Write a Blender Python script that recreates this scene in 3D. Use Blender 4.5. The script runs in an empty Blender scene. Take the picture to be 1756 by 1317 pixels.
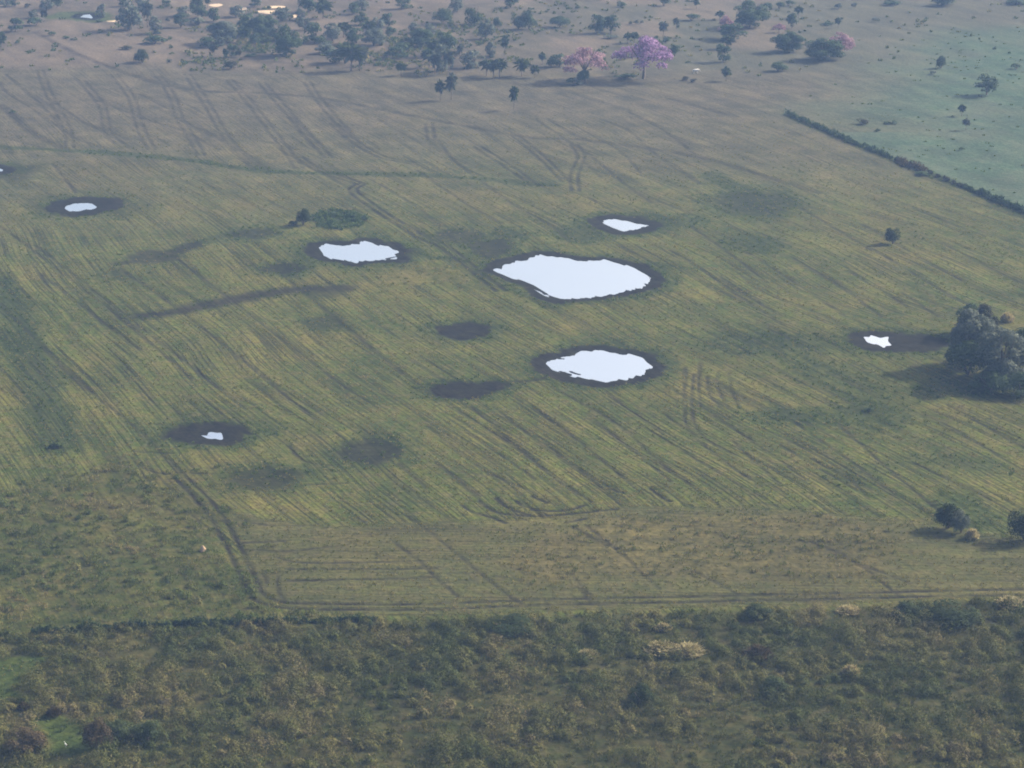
import bpy, math, random
import numpy as np
from mathutils import Vector

scene = bpy.context.scene
col = scene.collection
R = math.radians

# ------------------------------------------------------------------ camera, sky, sun, exposure
PW, PH, F = 1756.0, 1317.0, 4000.0          # photograph size and focal length, in its pixels
H, PITCH = 134.0, R(18.0)                   # flying height and downward tilt
cam = bpy.data.cameras.new('camera'); cam_ob = bpy.data.objects.new('camera', cam); col.objects.link(cam_ob)
cam.sensor_width = 36.0; cam.lens = 36.0 * F / PW
cam.clip_start = 1.0; cam.clip_end = 20000.0
cam_ob.location = (0, 0, H); cam_ob.rotation_euler = (R(90) - PITCH, 0, 0)
scene.camera = cam_ob

SUN_EL, SUN_AZ = R(31), math.atan2(1.0, 0.45)   # azimuth clockwise from +Y: far right
world = bpy.data.worlds.new('World'); scene.world = world; world.use_nodes = True
wn = world.node_tree.nodes; wl = world.node_tree.links
sky = wn.new('ShaderNodeTexSky'); sky.sky_type = 'NISHITA'; sky.sun_disc = False
sky.sun_elevation = SUN_EL; sky.sun_rotation = SUN_AZ
sky.air_density = 1.0; sky.dust_density = 8.0; sky.ozone_density = 1.0
wl.new(sky.outputs[0], wn['Background'].inputs[0]); wn['Background'].inputs[1].default_value = 0.14

sun = bpy.data.lights.new('sun', 'SUN'); sun_ob = bpy.data.objects.new('sun', sun); col.objects.link(sun_ob)
sun.energy = 5.0; sun.angle = R(0.5); sun.color = (1.0, 0.93, 0.82)
sd = Vector((math.sin(SUN_AZ) * math.cos(SUN_EL), math.cos(SUN_AZ) * math.cos(SUN_EL), math.sin(SUN_EL)))
sun_ob.rotation_euler = (-sd).to_track_quat('-Z', 'Y').to_euler(); sun_ob.location = sd * 400

scene.view_settings.view_transform = 'Standard'; scene.view_settings.look = 'None'
scene.view_settings.exposure = 1.0; scene.view_settings.gamma = 1.0
scene.cycles.filter_width = 1.9
scene.cycles.max_bounces = 6; scene.cycles.volume_bounces = 1; scene.cycles.diffuse_bounces = 3
scene.cycles.use_denoising = True
HAZE = 0.00018

# ------------------------------------------------------------------ photograph pixel -> point on the ground
CP, SP = math.cos(PITCH), math.sin(PITCH)
def at(px, py):
    u, v = (px - PW / 2) / F, (PH / 2 - py) / F
    dz = -SP + v * CP
    t = H / -dz
    return np.array((u * t, (CP + v * SP) * t))
def ppm(py):                                  # photograph pixels per metre at that row, across the view
    v = (PH / 2 - py) / F
    return F * -(-SP + v * CP) / H
def sdep(py): return math.sin(PITCH - math.atan((PH / 2 - py) / F))

# ------------------------------------------------------------------ noise
def _h(ix, iy, seed):
    n = (ix.astype(np.int64) * 374761393 + iy.astype(np.int64) * 668265263 + seed * 974634533) & 0xFFFFFFFF
    n = ((n ^ (n >> 13)) * 1274126177) & 0xFFFFFFFF
    return ((n ^ (n >> 16)) & 0xFFFF) / 65535.0
def vnoise(x, y, seed=0):
    x0 = np.floor(x); y0 = np.floor(y); fx = x - x0; fy = y - y0
    fx = fx * fx * (3 - 2 * fx); fy = fy * fy * (3 - 2 * fy)
    a = _h(x0, y0, seed); b = _h(x0 + 1, y0, seed); c = _h(x0, y0 + 1, seed); d = _h(x0 + 1, y0 + 1, seed)
    return (a * (1 - fx) + b * fx) * (1 - fy) + (c * (1 - fx) + d * fx) * fy
def fbm(x, y, seed=0, octs=3):
    s = 0; a = 0.5; t = 0
    for k in range(octs):
        s = s + a * vnoise(x, y, seed + 17 * k); t += a; a *= 0.5; x = x * 2.03; y = y * 2.03
    return s / t
def sstep(a, b, x):
    t = np.clip((x - a) / (b - a), 0, 1); return t * t * (3 - 2 * t)

# ------------------------------------------------------------------ node helpers
class NT:
    def __init__(s, name):
        s.m = bpy.data.materials.new(name); s.m.use_nodes = True
        s.t = s.m.node_tree; s.b = s.t.nodes['Principled BSDF']
        s.b.inputs['Roughness'].default_value = 0.95
        s.b.inputs['Specular IOR Level'].default_value = 0.05
    def n(s, typ, **kw):
        o = s.t.nodes.new(typ)
        for k, v in kw.items(): setattr(o, k, v)
        return o
    def put(s, sock, v):
        if hasattr(v, 'is_linked') or isinstance(v, bpy.types.NodeSocket): s.t.links.new(v, sock)
        elif isinstance(v, (tuple, list)) and len(v) == 3 and sock.type == 'RGBA': sock.default_value = (*v, 1)
        else: sock.default_value = v
    def attr(s, name, out='Fac'): return s.n('ShaderNodeAttribute', attribute_name=name).outputs[out]
    def math(s, op, a, b=0.0, c=0.0, clamp=False):
        o = s.n('ShaderNodeMath', operation=op, use_clamp=clamp)
        s.put(o.inputs[0], a); s.put(o.inputs[1], b); s.put(o.inputs[2], c); return o.outputs[0]
    def sep(s, v):
        o = s.n('ShaderNodeSeparateXYZ'); s.put(o.inputs[0], v); return o.outputs
    def comb(s, x, y, z=0.0):
        o = s.n('ShaderNodeCombineXYZ')
        for i, v in enumerate((x, y, z)): s.put(o.inputs[i], v)
        return o.outputs[0]
    def noise(s, vec, scale, detail=2.0, rough=0.55):
        o = s.n('ShaderNodeTexNoise'); s.put(o.inputs['Vector'], vec)
        o.inputs['Scale'].default_value = scale; o.inputs['Detail'].default_value = detail; o.inputs['Roughness'].default_value = rough
        return o.outputs['Fac']
    def rng(s, v, a, b, c=0.0, d=1.0):
        o = s.n('ShaderNodeMapRange'); o.clamp = True
        for i, x in enumerate((v, a, b, c, d)): s.put(o.inputs[i], x)
        return o.outputs[0]
    def mix(s, f, a, b, bt='MIX'):
        o = s.n('ShaderNodeMix', data_type='RGBA', blend_type=bt)
        s.put(o.inputs[0], f); s.put(o.inputs[6], a); s.put(o.inputs[7], b); return o.outputs[2]
    def ramp(s, f, stops):
        o = s.n('ShaderNodeValToRGB'); s.put(o.inputs[0], f); e = o.color_ramp.elements
        while len(e) < len(stops): e.new(0.5)
        for k, (p, c) in enumerate(stops): e[k].position = p; e[k].color = (*c, 1)
        return o.outputs[0]
    def bump(s, h, strength, dist):
        o = s.n('ShaderNodeBump'); s.put(o.inputs['Strength'], strength); o.inputs['Distance'].default_value = dist
        s.put(o.inputs['Height'], h); s.t.links.new(o.outputs[0], s.b.inputs['Normal'])
    def color(s, c): s.put(s.b.inputs['Base Color'], c)

# ------------------------------------------------------------------ mesh helpers
def mesh_of(name, v, faces, mat, tone=None):
    """faces: (n,4) or (n,3) int array, or a list of tuples."""
    me = bpy.data.meshes.new(name)
    v = np.asarray(v, dtype=np.float32)
    if isinstance(faces, np.ndarray):
        nf, k = faces.shape
        me.vertices.add(len(v)); me.vertices.foreach_set('co', v.ravel())
        me.loops.add(nf * k); me.loops.foreach_set('vertex_index', faces.astype(np.int32).ravel())
        me.polygons.add(nf); me.polygons.foreach_set('loop_start', np.arange(0, nf * k, k, dtype=np.int32))
        me.update(calc_edges=True)
    else:
        me.from_pydata([tuple(map(float, p)) for p in v], [], faces); me.update()
    if tone is not None:
        a = me.attributes.new('tone', 'FLOAT', 'POINT'); a.data.foreach_set('value', np.asarray(tone, dtype=np.float32))
    me.materials.append(mat)
    return me
def link(name, data, parent=None):
    o = bpy.data.objects.new(name, data); col.objects.link(o)
    if parent: o.parent = parent
    return o
def tag(o, label=None, cat=None, group=None, kind=None):
    for k, v in (('label', label), ('category', cat), ('group', group), ('kind', kind)):
        if v: o[k] = v
    return o
def tubes(paths, sides=6):
    """tapered tubes: paths = [[(x,y,z,r), ...], ...] -> verts, quads"""
    V, Q = [], []
    for p in paths:
        base = len(V)
        for i, (x, y, z, r) in enumerate(p):
            a = np.array(p[max(i - 1, 0)][:3]); b = np.array(p[min(i + 1, len(p) - 1)][:3]); d = b - a; d = d / (np.linalg.norm(d) + 1e-9)
            s = np.cross(d, (0.3, 0.9, 0.1)); s /= np.linalg.norm(s) + 1e-9; t = np.cross(d, s)
            for k in range(sides):
                c, n = math.cos(2 * math.pi * k / sides), math.sin(2 * math.pi * k / sides)
                V.append(np.array((x, y, z)) + r * (c * s + n * t))
        for i in range(len(p) - 1):
            for k in range(sides):
                k2 = (k + 1) % sides
                Q.append((base + i * sides + k, base + i * sides + k2, base + (i + 1) * sides + k2, base + (i + 1) * sides + k))
    return np.array(V), np.array(Q)
def quads(P, Nn, size, aspect, rng, roll=None):
    """one small leaf-like quad at every P facing Nn"""
    n = len(P)
    t = rng.normal(size=(n, 3)) if roll is None else roll
    a = np.cross(Nn, t); a /= np.linalg.norm(a, axis=1, keepdims=True) + 1e-9
    b = np.cross(a, Nn); b /= np.linalg.norm(b, axis=1, keepdims=True) + 1e-9
    a = a * (size * aspect)[:, None] * 0.5; b = b * size[:, None] * 0.5
    V = np.stack([P - b, P + a * 0.9, P + b, P - a * 0.9], 1).reshape(-1, 3)
    return V, np.arange(4 * n).reshape(n, 4)
def unit(v): return v / (np.linalg.norm(v, axis=1, keepdims=True) + 1e-9)
def leaf_cloud(lobes, n, size, rng, flat=0.85, scatter=0.38):
    L = np.array(lobes, dtype=float); w = L[:, 3] ** 2
    k = rng.choice(len(L), n, p=w / w.sum())
    d = unit(rng.normal(size=(n, 3))); d[:, 2] = np.where(d[:, 2] < -0.45, -d[:, 2], d[:, 2])
    r = L[k, 3] * (0.62 + 0.45 * rng.random(n) ** 0.7)
    P = L[k, :3] + d * r[:, None] * np.array((1, 1, flat))
    Nn = unit(d + scatter * rng.normal(size=(n, 3)))
    V, Q = quads(P, Nn, size * (0.55 + 0.9 * rng.random(n)), 0.65, rng)
    lobe_t = rng.random(len(L))[k]
    tone = np.clip(0.45 * lobe_t + 0.55 * rng.random(n), 0, 1)
    return V, Q, np.repeat(tone, 4)

# ------------------------------------------------------------------ materials
LEAF = 0.52
def leaf_mat(name, stops, transl=0.25, lf=None):
    lf = LEAF if lf is None else lf
    m = NT(name)
    oi = m.n('ShaderNodeObjectInfo').outputs['Random']
    t = m.math('ADD', m.math('MULTIPLY', m.attr('tone'), 0.8), m.math('MULTIPLY', oi, 0.2))
    c = m.ramp(t, [(p_, (c_[0] * lf, c_[1] * lf * 0.95, c_[2] * lf * 0.85)) for p_, c_ in stops]); m.color(c)
    m.b.inputs['Roughness'].default_value = 0.7
    tr = m.n('ShaderNodeBsdfTranslucent'); m.put(tr.inputs[0], c)
    mx = m.n('ShaderNodeMixShader'); mx.inputs[0].default_value = transl
    m.t.links.new(m.b.outputs[0], mx.inputs[1]); m.t.links.new(tr.outputs[0], mx.inputs[2])
    m.t.links.new(mx.outputs[0], m.t.nodes['Material Output'].inputs[0])
    return m.m
M = {}
M['dark'] = leaf_mat('dark_leaves', [(0.0, (0.026, 0.048, 0.022)), (0.5, (0.046, 0.076, 0.034)), (1.0, (0.090, 0.122, 0.066))], 0.25, 0.9)
M['grey'] = leaf_mat('grey_green_leaves', [(0.0, (0.065, 0.090, 0.075)), (0.5, (0.115, 0.142, 0.115)), (1.0, (0.175, 0.195, 0.150))], 0.25, 0.8)  # grey-green foliage, its blue raised to put distance haze into the colour
M['light'] = leaf_mat('light_green_leaves', [(0.0, (0.05, 0.08, 0.035)), (0.5, (0.09, 0.13, 0.05)), (1.0, (0.15, 0.19, 0.08))])
M['deep'] = leaf_mat('deep_green_leaves', [(0.0, (0.026, 0.046, 0.016)), (0.5, (0.046, 0.072, 0.024)), (1.0, (0.085, 0.112, 0.036))], 0.2, 0.55)
M['olive'] = leaf_mat('olive_leaves', [(0.0, (0.04, 0.05, 0.025)), (0.5, (0.075, 0.08, 0.04)), (1.0, (0.13, 0.12, 0.07))])
M['straw'] = leaf_mat('dry_straw', [(0.0, (0.13, 0.115, 0.06)), (0.5, (0.24, 0.215, 0.115)), (1.0, (0.38, 0.345, 0.20))], 0.45, 1.15)
M['brown'] = leaf_mat('brown_leaves', [(0.0, (0.06, 0.05, 0.028)), (0.5, (0.125, 0.100, 0.052)), (1.0, (0.20, 0.155, 0.085))])
M['pink'] = leaf_mat('pink_blossom', [(0.0, (0.22, 0.12, 0.30)), (0.5, (0.41, 0.25, 0.52)), (1.0, (0.64, 0.44, 0.74))], 0.3, 0.62)
M['palepink'] = leaf_mat('pale_pink_blossom', [(0.0, (0.30, 0.17, 0.24)), (0.6, (0.48, 0.30, 0.38)), (1.0, (0.66, 0.46, 0.56))], 0.3, 0.6)
bk = NT('bark'); gp = bk.n('ShaderNodeNewGeometry').outputs['Position']
bk.color(bk.ramp(bk.noise(gp, 2.5, 3), [(0.3, (0.07, 0.055, 0.045)), (0.7, (0.16, 0.13, 0.11))])); M['bark'] = bk.m

# ------------------------------------------------------------------ the ground sheet, with masks that say what grows where
def axis(coarse_a, fine, coarse_b): return np.unique(np.concatenate([coarse_a, fine, coarse_b]))
gx = axis([-2600, -1600, -1000, -700, -500, -360, -280, -245], np.arange(-222, 222.01, 0.3), [245, 280, 360, 500, 700, 1000, 1600, 2600])
gy = axis([-700, -300, 0, 120, 190, 222], np.concatenate([np.arange(240, 420, 0.4), np.arange(420, 620, 0.6), np.arange(620, 921, 1.0)]),
          [950, 1000, 1080, 1200, 1400, 1800, 2500, 3600])
nx, ny = len(gx), len(gy)
X, Y = np.meshgrid(gx, gy)                     # shape (ny, nx)
Z = np.zeros_like(X)
mud = np.zeros_like(X); lush = np.zeros_like(X); rut = np.zeros_like(X); sand = np.zeros_like(X); rough = np.zeros_like(X)
def window(x0, x1, y0, y1):
    i0, i1 = np.searchsorted(gx, (x0, x1)); j0, j1 = np.searchsorted(gy, (y0, y1))
    return slice(max(j0 - 1, 0), min(j1 + 1, ny)), slice(max(i0 - 1, 0), min(i1 + 1, nx))
def seg_dist(x, y, P):
    d = np.full(x.shape, 1e9)
    for a, b in zip(P[:-1], P[1:]):
        e = b - a; L = e @ e + 1e-12
        t = np.clip(((x - a[0]) * e[0] + (y - a[1]) * e[1]) / L, 0, 1)
        d = np.minimum(d, np.hypot(x - a[0] - t * e[0], y - a[1] - t * e[1]))
    return d
def inside(x, y, P):
    r = np.zeros(x.shape, bool)
    for a, b in zip(P, np.roll(P, -1, 0)):
        c = (a[1] > y) != (b[1] > y)
        r ^= c & (x < (b[0] - a[0]) * (y - a[1]) / (b[1] - a[1] + 1e-12) + a[0])
    return r
def sdf(x, y, P):                              # positive inside
    d = seg_dist(x, y, np.vstack([P, P[:1]])); return np.where(inside(x, y, P), d, -d)
def pts(L): return np.array([at(*p) for p in L])
def spline(L, per=6):
    P = np.array(L, float); P = np.vstack([2 * P[0] - P[1], P, 2 * P[-1] - P[-2]]); out = []
    for i in range(1, len(P) - 2):
        for t in np.linspace(0, 1, per, endpoint=False):
            p0, p1, p2, p3 = P[i - 1:i + 3]
            out.append(0.5 * (2 * p1 + (p2 - p0) * t + (2 * p0 - 5 * p1 + 4 * p2 - p3) * t * t + (3 * p1 - p0 - 3 * p2 + p3) * t ** 3))
    out.append(P[-2]); return np.array(out)

# rows left by the plough: u across them, v along them (they run away to the upper left)
RD = np.array((-0.416, 0.909)); RN = np.array((0.909, 0.416))
wob = fbm(X / 60, Y / 60, 5, 2)
U = X * RN[0] + Y * RN[1] + 9 * (wob - 0.5) + 0.45 * (fbm(X / 14, Y / 14, 6, 2) - 0.5); Vv = X * RD[0] + Y * RD[1]
rowamp = np.ones_like(X)

# the headland at the foot of the field, ploughed parallel to its border
head = pts([(395, 880), (560, 905), (760, 893), (900, 892), (1100, 868), (1300, 872), (1560, 893), (1800, 935), (1800, 1018), (1400, 1036), (1000, 1046), (700, 1056), (500, 1045), (432, 1010)])
w = window(head[:, 0].min(), head[:, 0].max(), head[:, 1].min(), head[:, 1].max())
hd = sdf(X[w], Y[w], head); hin = hd > 0
U[w] = np.where(hin, Y[w] * 0.995 + X[w] * 0.035 + 1.5 * (wob[w] - 0.5) + 0.8 * (fbm(X[w] / 11, Y[w] / 11, 8, 2) - 0.5), U[w])
Vv[w] = np.where(hin, X[w], Vv[w])
hmask = np.zeros_like(X); hmask[w] = sstep(-1.5, 1.5, hd)

# large regions
hedge_line = pts([(1330, 186), (1430, 232), (1560, 287), (1650, 322), (1756, 365), (1900, 425)])
past_poly = np.vstack([hedge_line, pts([(2600, 425), (2600, 30), (1600, 42), (1480, 100), (1400, 150)])])
pasture = np.zeros_like(X); w = window(30, 900, 480, 1100)
pasture[w] = sstep(-14, 44, sdf(X[w], Y[w], past_poly) + 30 * (fbm(X[w] / 30, Y[w] / 30, 31, 3) - 0.5) * sstep(620, 720, Y[w]))
hardp = inside(X[w], Y[w], np.vstack([hedge_line, pts([(2600, 425), (2600, 100), (1330, 100)])]))
pasture[w] = np.where(hardp & (Y[w] < 640), 1.0, pasture[w]); pasture[w] *= np.where(~hardp & (Y[w] < 640), 0, 1)
yd = Y - 46 * (fbm(X / 55, Y / 55, 12, 3) - 0.5) - 22 * (fbm(X / 9, Y / 9, 13, 2) - 0.5) - 0.10 * X
dry = sstep(480, 690, yd)
wood = sstep(718, 745, Y + 20 * (fbm(X / 25, Y / 25, 14, 3) - 0.5) + 0.06 * X)     # sandy savanna floor
sand = wood * sstep(0.42, 0.66, fbm(X / 22, Y / 34, 15, 3)) * sstep(190, 60, X)
rowamp *= (1 - 0.45 * dry) * (1 - pasture) * (1 - wood)
scrub_edge = pts([(-300, 1100), (60, 1086), (250, 1075), (650, 1066), (830, 1062), (1100, 1052), (1400, 1046), (1560, 1036), (1800, 1024), (2200, 1010)])
edge_y = np.interp(X, scrub_edge[:, 0], scrub_edge[:, 1])
rough_patch = pts([(-400, 870), (40, 850), (210, 805), (300, 815), (352, 870), (395, 940), (425, 1010), (470, 1050), (640, 1062), (-400, 1110)])
w = window(-200, -20, 240, 460)
rp = np.zeros_like(X); rp[w] = sstep(-7, 6, sdf(X[w], Y[w], rough_patch) + 16 * (fbm(X[w] / 6, Y[w] / 6, 16, 2) - 0.5))
scrub = sstep(1.6, -1.6, Y - edge_y + 3.0 * (fbm(X / 4, Y / 4, 17, 2) - 0.5))
rough = np.maximum(rp * 0.55, scrub)
rowamp *= (1 - rough) * (1 - 0.45 * hmask)

# ponds: water outlines, photograph pixels
WATER_Z = -0.12
PONDS = [
 ('large bright oval pond with a narrow muddy shore, biggest of the field ponds', 1.3,
  [(847, 462), (860, 452), (901, 443), (926, 435), (963, 442), (993, 447), (1035, 445), (1074, 454), (1095, 458), (1116, 477), (1112, 488), (1091, 494), (1078, 499), (1031, 507), (958, 514), (933, 505), (916, 488), (901, 483), (877, 477)]),
 ('oval grey-white pond with a pale rim, nearest the two dark mud hollows', 1.7,
  [(935, 622), (954, 612), (975, 610), (997, 600), (1035, 600), (1074, 608), (1100, 612), (1112, 627), (1108, 638), (1087, 648), (1031, 655), (993, 648), (963, 640), (946, 633)]),
 ('ragged bright pond just below the dark bush and its weedy patch', 1.5,
  [(548, 420), (561, 418), (578, 420), (609, 418), (624, 413), (639, 415), (655, 420), (669, 421), (674, 427), (684, 430), (676, 435), (685, 445), (666, 444), (621, 448), (610, 451), (592, 444), (571, 443), (555, 438), (547, 430)]),
 ('small spiky-edged pond in a dark mud ring, above the large oval pond', 2.2,
  [(1035, 377), (1052, 374), (1087, 381), (1112, 386), (1091, 394), (1070, 396), (1048, 390), (1035, 383)]),
 ('small flat pond inside a wide dark mud ring, in the upper part of the field', 2.0,
  [(114, 353), (128, 349), (150, 347), (160, 348), (169, 354), (160, 359), (148, 358), (134, 361), (122, 361), (115, 357)]),
 ('star-shaped scrap of water in dark mud beside the big tree clump', 1.4,
  [(1479, 576), (1491, 577), (1493, 574), (1509, 579), (1524, 576), (1522, 585), (1530, 592), (1520, 593), (1518, 597), (1505, 590), (1489, 586)]),
 ('thin zigzag scrap of water in a long dark mud hollow', 1.6,
  [(337, 743), (354, 746), (357, 740), (380, 741), (386, 753), (367, 752), (354, 751)]),
 ('sliver of pond in purple mud, cut off at the edge of the view', 2.0,
  [(-34, 292), (-22, 287), (-5, 287), (7, 290), (3, 293), (-16, 296)]),
 ('white pool of water among the far savanna trees, greenery around it', 2.0,
  [(136, 29), (144, 25), (154, 24), (161, 29), (159, 32), (150, 30)]),
]
pond_polys = []
for lab, ring, L in PONDS:
    P = pts(L); c = P.mean(0); far = c[1] > 620
    pond_polys.append((lab, P))
    w = window(P[:, 0].min() - 18, P[:, 0].max() + 18, P[:, 1].min() - 22, P[:, 1].max() + 22)
    x, y = X[w], Y[w]
    n1 = fbm(x / 3, y / 3, 41, 2) - 0.5
    nr = vnoise(U[w] / 0.8, Vv[w] / 7, 43) - 0.5
    s = sdf(x, y, P)
    sz = min(1.0, (P[:, 0].max() - P[:, 0].min()) / 14)
    fing = (vnoise(U[w] / 0.55, Vv[w] / 8, 43) - 0.5) * 1.15 * sz + (vnoise(U[w] / 1.9, Vv[w] / 14, 45) - 0.5) * 1.0 * sz
    s2 = s + fing * 1.5 - 0.25 * sz
    zz = WATER_Z + np.where(s2 > 0, -0.09 * np.minimum(s2, 4), -0.07 * np.maximum(s2, -1.8 if not far else -3))
    lim = 2.4 if not far else 3
    k_ = sstep(lim, lim - 0.9, -s)
    Z[w] = np.where(s > -lim, np.where(s > 0, zz, zz * k_), Z[w])
    o = -s + 1.6 * n1 + 0.9 * nr
    mud[w] = np.maximum(mud[w], sstep(ring + 2.2, ring + 1.0, o))
    lush[w] = np.maximum(lush[w], sstep(ring + 6.5, ring + 2.2, o + 3.5 * n1))
    rowamp[w] *= sstep(0.0, 2.5, -s)
for L_ in ([(903, 486), (920, 494), (937, 504)], [(940, 609), (955, 613), (968, 615)], [(962, 636), (970, 639), (979, 642)], [(978, 636), (985, 639), (993, 641)], [(1085, 498), (1098, 494)], [(662, 443), (676, 440)], [(1040, 508), (1060, 505)]):
    P = spline(pts(L_)); w = window(P[:, 0].min() - 1, P[:, 0].max() + 1, P[:, 1].min() - 1, P[:, 1].max() + 1)
    Z[w] = np.maximum(Z[w], WATER_Z + 0.10 * (0.4 + vnoise(X[w] / 0.5, Y[w] / 0.8, 46)) - 0.40 * np.maximum(seg_dist(X[w], Y[w], P) - 0.12, 0))
# mud hollows without water: px centre, half width, half height, strength
for cx, cy, hw, hh, k, lu in [(798, 567, 50, 15, 1, 1), (792, 669, 54, 14, 1, 1), (842, 662, 30, 10, 1, 1), (632, 774, 57, 22, .8, .8), (455, 820, 66, 20, .66, .6),
        (147, 353, 64, 17, 1, .6), (358, 743, 76, 18, 1, 1), (1540, 588, 86, 17, 1, 1), (1290, 348, 70, 20, .55, .8), (488, 460, 36, 10, .8, 1), (436, 400, 44, 9, .7, .7),
        (842, 425, 36, 17, .8, .8), (790, 405, 44, 13, .66, .6), (865, 403, 30, 10, .4, .9), (1000, 400, 34, 12, .4, .9), (1160, 378, 40, 8, .3, 1), (560, 553, 40, 12, .55, .4), (1315, 590, 80, 14, .25, 1),
        (28, 296, 36, 16, .5, .3), (262, 440, 44, 12, .75, .3), (200, 470, 26, 10, .35, .2), (700, 432, 20, 8, .55, .8), (1072, 385, 55, 15, 1, 1), (1495, 705, 40, 12, .3, 1), (1290, 418, 34, 10, .2, .9), (1370, 715, 60, 10, .1, 1),
        (560, 500, 34, 11, .5, .6), (1660, 880, 30, 20, .0, 1), (1560, 410, 20, 7, .3, .3), (940, 490, 30, 12, .8, .5), (210, 360, 50, 12, .3, .4)]:
    c = at(cx, cy); rx = hw / ppm(cy); ry = hh / (ppm(cy) * sdep(cy))
    w = window(c[0] - 2.4 * rx, c[0] + 2.4 * rx, c[1] - 2.4 * ry, c[1] + 2.4 * ry); x, y = X[w], Y[w]
    m = min(rx, ry)
    r = (1 - np.hypot((x - c[0]) / rx, (y - c[1]) / ry)) * m
    r = r + 0.45 * m * (fbm(x / (0.40 * m + 1), y / (0.40 * m + 1), 51, 3) - 0.5) + 1.5 * (vnoise(U[w] / 0.7, Vv[w] / 5, 44) - 0.5)
    edge = 0.9 + (1 - k) * m * 0.5
    mud[w] = np.maximum(mud[w], k * sstep(-edge, edge, r))
    lush[w] = np.maximum(lush[w], lu * sstep(-0.55 * m - 2.4, -0.1, r + 2.0 * (fbm(x / 4, y / 4, 52, 2) - 0.5)))
    rowamp[w] *= 1 - 0.8 * k * sstep(-edge, edge, r)
    Z[w] -= 0.15 * k * sstep(-edge, edge * 2, r) * (mud[w] < 0.999)
# streaks of damp soil and greener drains: px line, half width px, mud, lush
def streak(L, hw, km, kl, hard=0.5):
    P = spline(pts(L)); cy = np.mean([p[1] for p in L]); rw = hw / ppm(cy)
    rw2 = hw / (ppm(cy) * 0.6)
    w = window(P[:, 0].min() - 4 * rw, P[:, 0].max() + 4 * rw, P[:, 1].min() - 4 * rw, P[:, 1].max() + 4 * rw); x, y = X[w], Y[w]
    d = seg_dist(x, y, P) / (rw2 * (0.45 + 1.1 * fbm(x / 9, y / 9, 61, 2))) + 0.5 * (vnoise(U[w] / 0.9, Vv[w] / 6, 62) - 0.5)
    if km: mud[w] = np.maximum(mud[w], km * sstep(1.0 + hard, 1.0 - hard, d))
    if kl: lush[w] = np.maximum(lush[w], kl * sstep(2.0, 0.7, d))
streak([(248, 541), (300, 535), (370, 520), (440, 506), (520, 496), (590, 494)], 12, .85, .4, 0.75)
streak([(205, 452), (260, 442), (300, 432), (332, 420)], 9, .75, .2)
streak([(870, 655), (910, 653), (945, 645)], 5, .7, .5)
streak([(755, 400), (800, 415), (840, 440)], 7, .7, .6)
streak([(0, 480), (30, 560), (62, 640), (85, 700), (98, 765)], 17, .15, 1.0)
streak([(-40, 250), (80, 256), (180, 262), (330, 275), (450, 293), (600, 298), (760, 302), (950, 318)], 7, .22, .9)
streak([(330, 423), (380, 405), (440, 398)], 6, .3, .8)
streak([(640, 430), (720, 440), (790, 445)], 8, .2, .9)
streak([(1240, 590), (1330, 600), (1420, 640), (1490, 680), (1520, 720)], 22, .1, .8)
streak([(1440, 820), (1560, 790), (1700, 800)], 16, .05, .6)
streak([(1220, 300), (1280, 330), (1330, 345)], 12, .1, .7)
streak([(1600, 590), (1640, 590)], 10, .3, 1)
streak([(1530, 690), (1600, 665), (1680, 670)], 14, .1, .8)
for L in ([(1350, 196), (1450, 240), (1560, 284), (1660, 326), (1756, 364), (1850, 404)],): streak(L, 5, .5, .9)

# wheel ruts, furrows and the field track: px line, width m, strength, pair of wheels?
RUTS = []
def rt(s, wd, k, pair=False, sc=1.0, ox=0.0, oy=0.0):
    L = [tuple(float(q) for q in p.split(',')) for p in s.split()]
    RUTS.append(([(a / sc + ox, b / sc + oy) for a, b in L], wd, k, pair))
z7 = dict(sc=2.927, ox=0, oy=120); z6 = dict(sc=2.509, ox=500, oy=180); z3 = dict(sc=3.902, ox=700, oy=620); z4 = dict(sc=2.677, ox=1100, oy=600); z5 = dict(sc=2.898, ox=1150, oy=350); z8 = dict(sc=2.927, ox=150, oy=760)
for s in ('790,30 820,60 870,150 900,240 960,340 1010,430', '570,20 640,110 670,170 700,280 760,400', '400,50 430,80 510,180 540,310 600,370', '200,0 240,110 290,200 340,310 350,390',
          '940,20 1010,130 1060,210 1130,330 1220,440 1300,500', '1150,50 1250,160 1320,250 1420,380 1500,490', '1310,60 1440,210 1530,320 1650,440', '1540,60 1600,150 1720,290 1790,370'):
    rt(s, .6, .6, True, **z7)
for s in ('0,60 30,110 170,200 300,290 400,350 520,390', '180,130 330,230 560,310 640,350', '30,20 50,40 180,150 260,230 330,300', '480,150 740,250 900,300 1100,400', '700,120 850,200 900,250 1100,340 1250,470', '0,330 60,350 250,400', '1000,300 1200,330 1500,400', '250,150 420,260 560,330', '900,240 1060,330 1200,400 1350,500'):
    rt(s, .7, .6, **z7)
for s in ('0,50 80,140 150,220', '180,80 260,150 380,220 520,250', '590,80 600,150', '800,180 940,270 1050,350', '960,130 1080,230 1180,330', '1215,170 1245,220 1215,300 1220,370', '30,225 120,280 300,340'):
    rt(s, .6, .75, True, **z6)
for s in ('370,60 520,150', '630,150 700,240 820,330 960,430 1100,510 1200,590', '1330,60 1450,110 1550,200 1650,260 1750,330', '1450,30 1600,110 1756,230', '540,280 640,350 760,430 900,510', '1200,80 1400,190 1500,290', '1050,60 1150,130 1300,230 1420,330 1550,420', '1250,240 1330,310', '380,340 540,440 640,520', '1600,240 1756,340', '1280,400 1400,470', '1100,60 1220,130 1330,170'):
    rt(s, .6, .6, **z6)
rt('300,340 285,345 262,362 280,385 340,430 430,490 500,530 560,570 640,602 720,655 800,720 900,800', .55, .95, True, **z6)
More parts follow.
